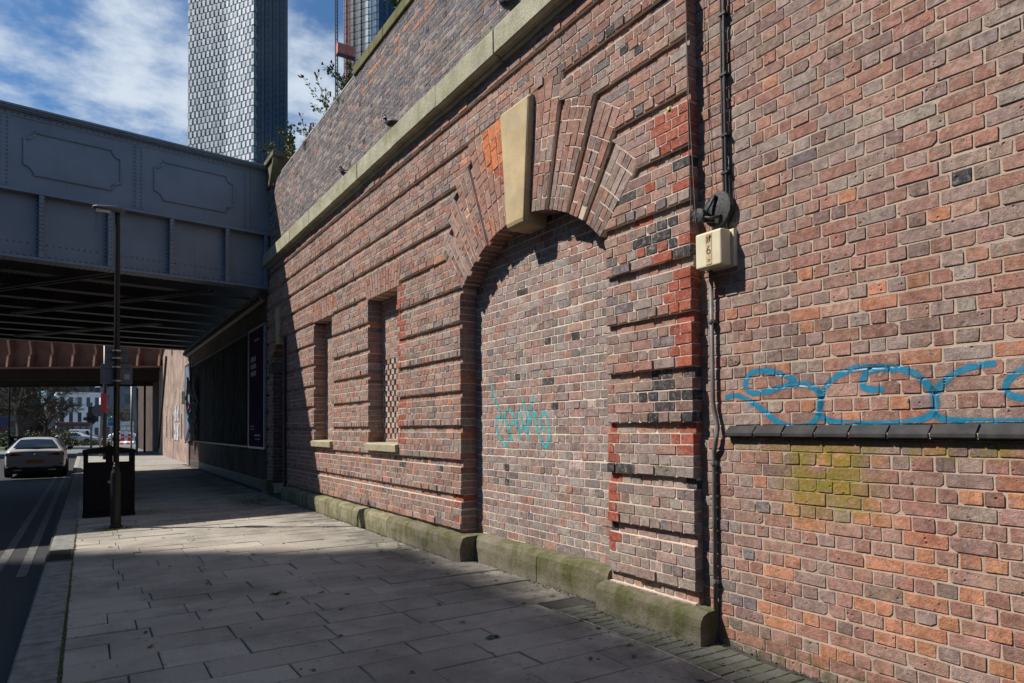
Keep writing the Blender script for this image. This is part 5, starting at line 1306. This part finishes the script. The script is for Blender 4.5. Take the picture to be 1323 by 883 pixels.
def block(name, c, w, dep, h, rotd, wall_mat, rows, cols, lab, cat='building', roof=None, win=(0.55, 0.6), glass=None, wmat=None):
    r = empty(name, c, lab, cat); a = math.radians(rotd); ex = Vector((math.cos(a), math.sin(a), 0)); ey = Vector((-math.sin(a), math.cos(a), 0)); C_ = Vector(c)
    fr = lambda x, y, z: tuple(C_+ex*x+ey*y+Vector((0, 0, z)))
    MB().box((-w/2, 0, 0), (w/2, dep, h), fr).build('wall', wall_mat, r)
    MB().box((-w/2-.2, -.2, h), (w/2+.2, dep+.2, h+.35), fr).build('parapet', roof or wall_mat, r)
    dx = w/cols; dz = h/rows
    for i in range(rows):
        for k in range(cols):
            x = -w/2+dx*(k+.5); z = dz*(i+.5); ww, wh = dx*win[0]/2, dz*win[1]/2
            o = MB().box((x-ww, -.06, z-wh), (x+ww, .02, z+wh), fr).build('window', glass or MAT['dark_glass'], r)
    for (yy_, side) in ((dep/2, -1), (dep/2, 1)):
        for i in range(rows):
            for k in range(3):
                y = dep*(k+.5)/3; z = dz*(i+.5); MB().box((side*w/2-.05, y-.8, z-dz*.3), (side*w/2+.05, y+.8, z+dz*.3), fr).build('window', glass or MAT['dark_glass'], r)
    return r
block('white_building', at(103, 118), 6.3, 8, 7.9, 4, MAT['white_wall'], 3, 5, 'bright white three storey building beyond the junction', win=(.42, .62))
block('grey_building', at(92, 150), 9, 14, 26, 4, MAT['grey_block'], 8, 6, 'tall grey block rising behind the white building')
block('slate_building', at(158, 140), 9, 14, 16, -30, MAT['grey_block'], 5, 4, 'dark slate block behind the red and white barriers')
block('brown_building', at(84, 104), 2.4, 6, 2.6, -25, MAT['brown_block'], 2, 3, 'low brown brick building beside the white building')
block('brick_terrace', at(30, 200), 60, 14, 9, -32, MAT['brown_block'], 3, 18, 'long brick terrace far behind the bare tree')
block('stone_terrace', at(215, 170), 40, 14, 12, -32, MAT['brown_block'], 3, 14, 'long brown terrace far behind the raking wall')
block('brick_warehouse', at(-190, 170), 70, 20, 14, -10, MAT['brown_block'], 4, 18, 'long brick warehouse far beyond the left side of the road')

MAT['bark'] = simple('bare bark', (0.075, 0.06, 0.045), (0.045, 0.038, 0.03), 4, 0.95, bump=0.4); MAT['twig'] = simple('bare twigs', (0.10, 0.085, 0.06), (0.065, 0.055, 0.04), 3, 0.95, bump=0)
def bare_tree(loc, H, lab, seed, levels=5, r0=0.28):
    rr = random.Random(seed); t = empty('bare_tree', loc, lab, 'tree'); tr = MB(); tw = MB()
    def grow(p, d, L, r, lev):
        n = 4; path = [p]; q = p; dd = d
        for i in range(n):
            dd = (dd+Vector((rr.gauss(0, .13), rr.gauss(0, .13), .04))).normalized(); q = q+dd*L/n; path.append(q)
        (tr if lev < 2 else tw).tube(path, max(r, .014), 6 if lev < 2 else 4 if lev < 4 else 3, cap=False, r1=max(r*.55, .012))
        if lev >= levels: return
        for k in range(rr.choice((3, 4)) if lev else 6):
            f = rr.uniform(.35, 1.0) if lev else rr.uniform(.55, 1.0); i = min(n, max(1, int(round(f*n)))); b_ = path[i]
            ax = Vector((rr.gauss(0, 1), rr.gauss(0, 1), rr.gauss(0, .45))).normalized(); nd = (dd*rr.uniform(.45, .9)+ax*rr.uniform(.55, .95)).normalized()
            grow(b_, nd, L*rr.uniform(.55, .78), r*rr.uniform(.42, .6), lev+1)
    grow(Vector(loc), Vector((0, 0, 1)), H*0.32, r0, 0)
    tr.build('trunk', MAT['bark'], t, smooth=True); tw.build('crown', MAT['twig'], t); return t
bare_tree(at(26, 62), 15, 'large bare tree with spreading twigs beyond the bridges', 3, 7, .34)
bare_tree(at(58, 66), 9, 'smaller bare tree leaning towards the white building', 21, 6, .2)
bare_tree(at(-25, 66), 11, 'bare tree half hidden behind the lamp pole at the roadside', 5, 6)
bare_tree(at(160, 96), 8, 'slim bare tree in front of the slate block', 11, 5, .16)
MAT['hedge'] = leafmat('hedge leaves', (0.075, 0.10, 0.028))
def hedge(c, w, d, h, n, lab, name='hedge', L=.22):
    b = MB()
    for i in range(n):
        p = Vector(c)+AX*random.uniform(-w/2, w/2)+AY*random.uniform(0, d)+Vector((0, 0, h*random.random()**.7*(.7+.3*math.sin(i*.37))))
        leaf_quad(b, p, Vector((random.gauss(0, 1), random.gauss(0, 1), random.gauss(.3, 1))), L*random.uniform(.6, 1.3), L*.35)
    return tag(b.build(name, MAT['hedge']), lab, 'hedge', kind='stuff')
hedge(at(35, 72), 8.5, 2.0, 1.7, 3200, 'low green undergrowth below the bare trees')
hedge(at(110, 75), 4.6, 1.5, 0.55, 900, 'strip of green verge plants before the white van', 'verge')
gv = MB(); 
for (u0, u1, d0, d1, nm, mt, lb) in ((-60, 60, 58, 90, 'grass_verge', MAT['grass'], None),):
    p = [at(u0, d0, -.14), at(u1, d0, -.14), at(u1, d1, -.14), at(u0, d1, -.14)]; gv.add(p, [(0, 1, 2, 3)])
tag(gv.build('grass_verge', MAT['hedge']), kind='structure')
# vehicles far off
make_car(*at(80, 92).xy, paint('dark car paint', (0.05, 0.055, 0.06)), 'dark car parked beyond the junction beside the brown building', rot=-1.2, detail=False)
make_car(*at(74, 86).xy, paint('grey car paint', (0.35, 0.36, 0.38)), 'pale grey car parked beyond the junction near the bare tree', rot=-1.9, detail=False)
make_car(*at(143, 100).xy, paint('white car paint', (0.75, 0.75, 0.75)), 'white car stopped beyond the blue direction sign', rot=-2.0, detail=False)
make_car(*at(68, 95).xy, paint('red-brown car paint', (0.12, 0.05, 0.04)), 'brown car parked under the bare tree twigs', rot=-1.5, detail=False)
vp = at(108, 96); vn = empty('white_van', vp, 'white van standing before the white building', 'van')
VX = (AX*1.0+AY*.25).normalized(); VY = Vector((-VX.y, VX.x, 0)); vf = lambda x, y, z: tuple(vp+VX*x+VY*y+Vector((0, 0, z)))
MB().extrude([(-1.6, .35), (1.6, .35), (1.65, .8), (1.2, 1.05), (.85, 1.75), (-1.55, 1.8), (-1.62, 1.0)], -.85, .85, lambda x, z, y: vf(x, y, z)).build('body', paint('white van paint', (0.8, 0.8, 0.8)), vn, bevel=.06)
MB().extrude([(.55, 1.1), (1.1, 1.1), (.85, 1.62), (.55, 1.62)], -.86, -.84, lambda x, z, y: vf(x, y, z)).build('window', MAT['car_glass'], vn)
for x in (-1.05, 1.05):
    for y in (-.8, .8): c = Vector(vf(x, y, .33)); MB().tube([c-VY*.1, c+VY*.1], .33, 14).build('wheel', MAT['tyre'], vn)
# poles, signs and signals
def pole(u, dep, h, r, mat, lab, name='sign_post', cat='post', z=-0.16):
    p = at(u, dep, z); o = empty(name, p, lab, cat); MB().tube([p, p+Vector((0, 0, h))], r, 8).build('pole', mat, o, smooth=True); return o, p
def face(o, p, z0, z1, w, nm, mt, off=-0.06, xo=0.0, th=.03):
    c = p+AY*off+AX*xo; q = [(c-AX*w/2), (c+AX*w/2)]; n_ = AY*th
    V = [q[0]+Vector((0, 0, z0)), q[1]+Vector((0, 0, z0)), q[1]+Vector((0, 0, z1)), q[0]+Vector((0, 0, z1))]; V += [v+n_ for v in V]
    return MB().add(V, [(0,1,2,3),(7,6,5,4),(0,4,5,1),(1,5,6,2),(2,6,7,3),(3,7,4,0)]).build(nm, mt, o)
o, p = pole(12, 52, 7.5, .07, MAT['black_paint'], 'tall dark street lamp pole with small blue sign before the bare tree', 'street_lamp', 'lamp post'); face(o, p, 2.1, 2.7, .75, 'blue_sign', simple('blue sign', (0.01, 0.05, 0.25), None, 3, .5, bump=0), xo=-.35)
o, p = pole(118, 42, 3.4, .06, MAT['steel_grey'], 'grey traffic signal seen from behind on the far corner', 'traffic_signal', 'traffic signal'); face(o, p, 2.15, 3.15, .34, 'signal_head', MAT['black_plastic'], th=.2); face(o, p, 2.3, 2.5, .9, 'signal_side', MAT['black_plastic'])
o, p = pole(130, 40, 3.6, .055, MAT['steel_grey'], 'grey post with round sign back near the signal', 'sign_post', 'sign'); 
dc = p+Vector((0, 0, 2.85))-AY*.07-AX*.12; MB().tube([dc, dc+AY*.03], .36, 18).build('round_plate', MAT['sign_back'], o)
o, p = pole(135.5, 36, 6.2, .09, MAT['black_paint'], 'black post carrying a red banner beside the lamp post', 'banner_post', 'post'); face(o, p, 2.6, 3.65, .30, 'red_banner', simple('red banner', (0.42, 0.03, 0.04), (0.36, 0.025, 0.03), 4, .6, bump=0), -.11)
o, p = pole(144.5, 60, 2.9, .06, MAT['steel_grey'], 'blue and white direction sign on a post past the junction', 'direction_sign', 'sign'); face(o, p, 2.0, 2.85, .70, 'sign_plate', simple('sign border', (0.55, 0.6, 0.55), None, 3, .5, bump=0)); face(o, p, 2.06, 2.4, .60, 'blue_panel', simple('sign blue', (0.01, 0.10, 0.40), None, 3, .5, bump=0), -.07, th=.005); face(o, p, 2.44, 2.79, .60, 'green_panel', simple('sign teal', (0.02, 0.22, 0.24), None, 3, .5, bump=0), -.07, th=.005)
for (u, d, h, m_, lab) in ((170, 52, 5.0, 'steel_grey', 'thin grey post between the barriers and the wall'), (177, 44, 4.4, 'steel_grey', 'tall grey post by the far pavement edge'), (187, 47, 5.2, 'black_paint', 'black pole close to the raking wall end')): pole(u, d, h, .07, MAT[m_], lab)
MAT['red_barrier'] = simple('red barrier', (0.50, 0.03, 0.03), None, 3, .5, bump=0); MAT['white_barrier'] = simple('white barrier', (0.7, 0.7, 0.7), None, 3, .5, bump=0)
for k, u in enumerate((159, 163.5, 168, 172)):
    p = at(u, 80.0, -.14); o = empty('barrier', p, ('red' if k % 2 == 0 else 'white')+' plastic road barrier in the row before the white hoarding', 'barrier', 'barriers across the far road')
    m_ = MAT['red_barrier'] if k % 2 == 0 else MAT['white_barrier']
    f_ = lambda x, y, z, p=p: tuple(p+AX*x*1.7+AY*y*1.5+Vector((0, 0, z*1.5)))
    MB().extrude([(-.22, 0), (.22, 0), (.2, .12), (.06, .25), (.05, .8), (-.05, .8), (-.06, .25), (-.2, .12)], -.115, .115, lambda y, z, x: f_(x, y, z)).build('shell', m_, o, bevel=.01)
    MB().box((-.1, -.055, .45), (.1, -.052, .6), f_).build('reflective_band', MAT['white_barrier'] if k % 2 == 0 else MAT['red_barrier'], o)
for k, u in enumerate((158, 162, 166.5, 171)):
    p = at(u, 83.0, -.14); o = empty('hoarding_panel', p, 'white hoarding panel with grey bars behind the road barriers', 'hoarding', 'hoarding panels behind the barriers'); face(o, p, 1.0, 2.7, .36, 'panel', MAT['white_barrier']); face(o, p, .0, 1.0, .1, 'leg', MAT['steel_grey'])
    for q in (1.5, 2.1): face(o, p, q, q+.1, .36, 'bar', MAT['steel_grey'], -.07, th=.01)
o = empty('litter_bin', at(20, 52), 'black litter bin beyond the junction under the bare tree', 'bin'); pq = at(20, 52)
fr = lambda x, y, z: tuple(pq+AX*x+AY*y+Vector((0, 0, z)))
MB().box((-.35, -.2, 0), (.35, .3, 1.0), fr).build('body', MAT['bin'], o, bevel=.03); MB().extrude([(-.38, 1.15), (.38, 1.15), (.3, 1.28), (-.3, 1.28)], -.22, .32, lambda x, z, y: fr(x, y, z)).build('roof', MAT['bin'], o)
for s_ in (-.33, .27): MB().box((s_, -.18, 1.0), (s_+.06, .28, 1.15), fr).build('post', MAT['bin'], o)
fp = MB().add([at(-300, 46, -.13), at(600, 46, -.13), at(600, 50, -.13), at(-300, 50, -.13)], [(0, 1, 2, 3)])
# dark retaining structure past the raking wall
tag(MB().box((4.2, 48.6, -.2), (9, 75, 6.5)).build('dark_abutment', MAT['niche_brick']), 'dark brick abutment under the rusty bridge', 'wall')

# ================================================================== towers
def tower_facet(root, A, B, H, rows, cols, palette, name, z0=0.0, mat=None, frame=0.12, checker=True, recess=0.15):
    A, B = Vector(A), Vector(B); d = (B-A)/cols; nrm = Vector((d.y, -d.x, 0)).normalized(); dz = H/rows
    V = []; cols_ = []
    for i in range(rows):
        for k in range(cols):
            kk = ((k+i) % 2)+(1 if ((k+i) % 2) and random.random() < .3 else 0) if checker else k % 3
            c = palette[kk]; c = np.array(c)*random.uniform(.75, 1.12)
            off = nrm*(0.22 if kk == 0 else 0.0)
            g0, g1 = 0.05, 0.95
            g0 -= 0.12*(kk == 0); g1 += 0.12*(kk == 0)
            P = [A+d*(k+g0)+off, A+d*(k+g1)+off]
            V.append([P[0]+Vector((0, 0, z0+dz*(i+.05))), P[1]+Vector((0, 0, z0+dz*(i+.05))), P[1]+Vector((0, 0, z0+dz*(i+.95))), P[0]+Vector((0, 0, z0+dz*(i+.95)))]); cols_.append(c)
    N = len(V); me = raw_mesh(name, np.array(V).reshape(-1, 3), np.arange(N*4), np.arange(N)*4, np.full(N, 4), np.array(cols_))
    tag(link(name, me, mat, root), kind='stuff')
    b = MB(); back = -nrm*recess; b.add([A+back+Vector((0, 0, z0)), B+back+Vector((0, 0, z0)), B+back+Vector((0, 0, z0+H)), A+back+Vector((0, 0, z0+H))], [(0, 1, 2, 3)]); b.build('core_wall', MAT['tower_core'], root)
def tower_mat(name, rough, metal=0.0):
    t = NT(name, rough, metal, 0.5 if rough > .1 else 0.25); t.color(t.attr('brick_colour')); return t.m
MAT['tower_panel'] = tower_mat('tower cladding', 0.35); MAT['tower_core'] = simple('tower core', (0.03, 0.05, 0.07), None, .2, .3, bump=0); MAT['tower_glass'] = tower_mat('tower glass', 0.09)
TA, TB, TC, TD = (39.9, 347.6, 0), (53.9, 330.8, 0), (63.1, 316.7, 0), (80.9, 330.1, 0); TE = (57.7, 361, 0)
tw1 = empty('checkered_tower', (58, 335, 0), 'tall glass tower with checkered silver and blue panels and dark side', 'tower')
tower_facet(tw1, TA, TB, 244, 80, 18, ((0.66, 0.65, 0.63), (0.09, 0.15, 0.20), (0.36, 0.37, 0.38)), 'panels_left', mat=MAT['tower_panel'])
tower_facet(tw1, TB, TC, 244, 80, 13, ((0.80, 0.79, 0.77), (0.24, 0.35, 0.43), (0.60, 0.61, 0.62)), 'panels_right', mat=MAT['tower_panel'])  # same cladding painted paler here: the facet's stronger light is in the palette
tower_facet(tw1, TC, (64.6, 317.85, 0), 244, 80, 1, ((0.10, 0.20, 0.22),)*3, 'corner_glass', mat=MAT['tower_glass'])
tower_facet(tw1, (64.6, 317.85, 0), TD, 244, 80, 12, ((0.010, 0.05, 0.11), (0.006, 0.012, 0.02), (0.015, 0.07, 0.14)), 'side_glass', mat=MAT['tower_glass'], checker=False)
MB().extrude([TA[:2], TB[:2], TC[:2], TD[:2], TE[:2]], 0, 244, lambda x, y, z: (x+.5, y+.4, z)).build('core', MAT['tower_core'], tw1)
TF, TG, TH_ = (94, 285, 0), (104.6, 270.9, 0), (124.6, 285.9, 0)
tw2 = empty('tower_under_construction', (110, 288, 0), 'glass tower being finished with a red builders hoist on its side', 'tower')
tower_facet(tw2, TF, (100.6, 276.2, 0), 230, 75, 9, ((0.20, 0.20, 0.21), (0.07, 0.09, 0.11), (0.13, 0.14, 0.15)), 'panels_grey', mat=MAT['tower_panel'], checker=False)
tower_facet(tw2, (100.6, 276.2, 0), TG, 230, 75, 5, ((0.55, 0.58, 0.60), (0.25, 0.36, 0.42), (0.42, 0.48, 0.52)), 'panels_bright', mat=MAT['tower_panel'], checker=False)
tower_facet(tw2, TG, TH_, 230, 75, 9, ((0.010, 0.04, 0.10), (0.006, 0.012, 0.02), (0.015, 0.06, 0.13)), 'side_glass', mat=MAT['tower_glass'], checker=False)
MB().extrude([TF[:2], (100.6, 276.2), TG[:2], TH_[:2], (112, 308)], 0, 230, lambda x, y, z: (x+.5, y+.4, z)).build('core', MAT['tower_core'], tw2)
hs = empty('builders_hoist', (94.5, 281, 0), 'slim lattice hoist masts with a red cage on the tower under construction', 'hoist')
MAT['hoist_red'] = simple('hoist red', (0.42, 0.08, 0.05), (0.5, 0.2, 0.15), .8, .6, bump=0); MAT['mast'] = simple('mast steel', (0.05, 0.05, 0.055), None, 1, .6, bump=0)
for (x, y, m_, nm, w) in ((89.6, 281.5, 'mast', 'mast', .45), (93.6, 279.2, 'hoist_red', 'red_mast', .9)):
    b = MB()
    for sx in (-w, w):
        for sy in (-w, w): b.box((x+sx-.1, y+sy-.1, 0), (x+sx+.1, y+sy+.1, 228))
    for i in range(152):
        z = i*1.5; s_ = 1 if i % 2 else -1
        b.tube([(x-w*s_, y-w, z), (x+w*s_, y-w, z+1.5)], .09, 4); b.box((x-w, y-w-.1, z), (x+w, y-w+.1, z+.15))
    b.build(nm, MAT[m_], hs)
cz = 158
MB().box((88.2, 275.5, cz), (95.8, 278.0, cz+4.4)).build('cage', MAT['hoist_red'], hs, bevel=.15)
for k in range(5): MB().box((88.9+k*1.4, 275.35, cz+.4), (89.0+k*1.4, 275.5, cz+4.0)).build('cage_bar', MAT['steel_grey'], hs)
MB().box((88.1, 275.4, cz-.3), (95.9, 278.1, cz)).build('cage_floor', MAT['mast'], hs)
# unseen blocks added for the light: offices cut sky fill, tower shades near pavement
block('added_grey_offices', (-20.0, -28.0, -0.16), 15, 37, 12, 0, MAT['grey_block'], 4, 5, 'unseen four storey grey offices across the road, added to cut sky light')
block('added_low_offices', (2.0, -44.0, -0.16), 26, 10, 9, 0, MAT['grey_block'], 3, 8, 'unseen low grey offices at the near end of the street, added to cut sky light')
tag(MB().box((3.9, -22.0, -0.2), (4.6, -1.602, 7.2)).build('brick_wall', MAT['far_brick']), 'plain brick wall carrying on past the ledge wall', 'wall')
block('added_shade_tower', (-48.7, 20.8, -0.16), 20, 15, 60, 0, MAT['grey_block'], 20, 8, 'unseen tall grey tower beyond the viaduct, added to shade the near pavement')

# grit, moss crumbs and weeds gathered along the wall foot
b = MB()
for i in range(1500):
    y_ = random.uniform(1.4, 15.4); x = (3.655 if y_ > 3.42 else 3.885)-abs(random.gauss(0, 0.035))
    if 4.6 < y_ < 7.2: x += 0.16
    r = random.uniform(0.003, 0.011); h = random.uniform(0.003, 0.010); z_ = dip(x, y_)
    b.add([(x-r, y_-r, z_), (x+r, y_-r*.5, z_), (x, y_+r, z_), (x+random.gauss(0, r*.6), y_, z_+h)], [(0, 1, 3), (1, 2, 3), (2, 0, 3)])
tag(b.build('grit', simple('wall foot grit', (0.10, 0.09, 0.07), (0.05, 0.055, 0.025), 40, 0.95)), 'grit and moss crumbs along the foot of the wall', 'grit', kind='stuff')
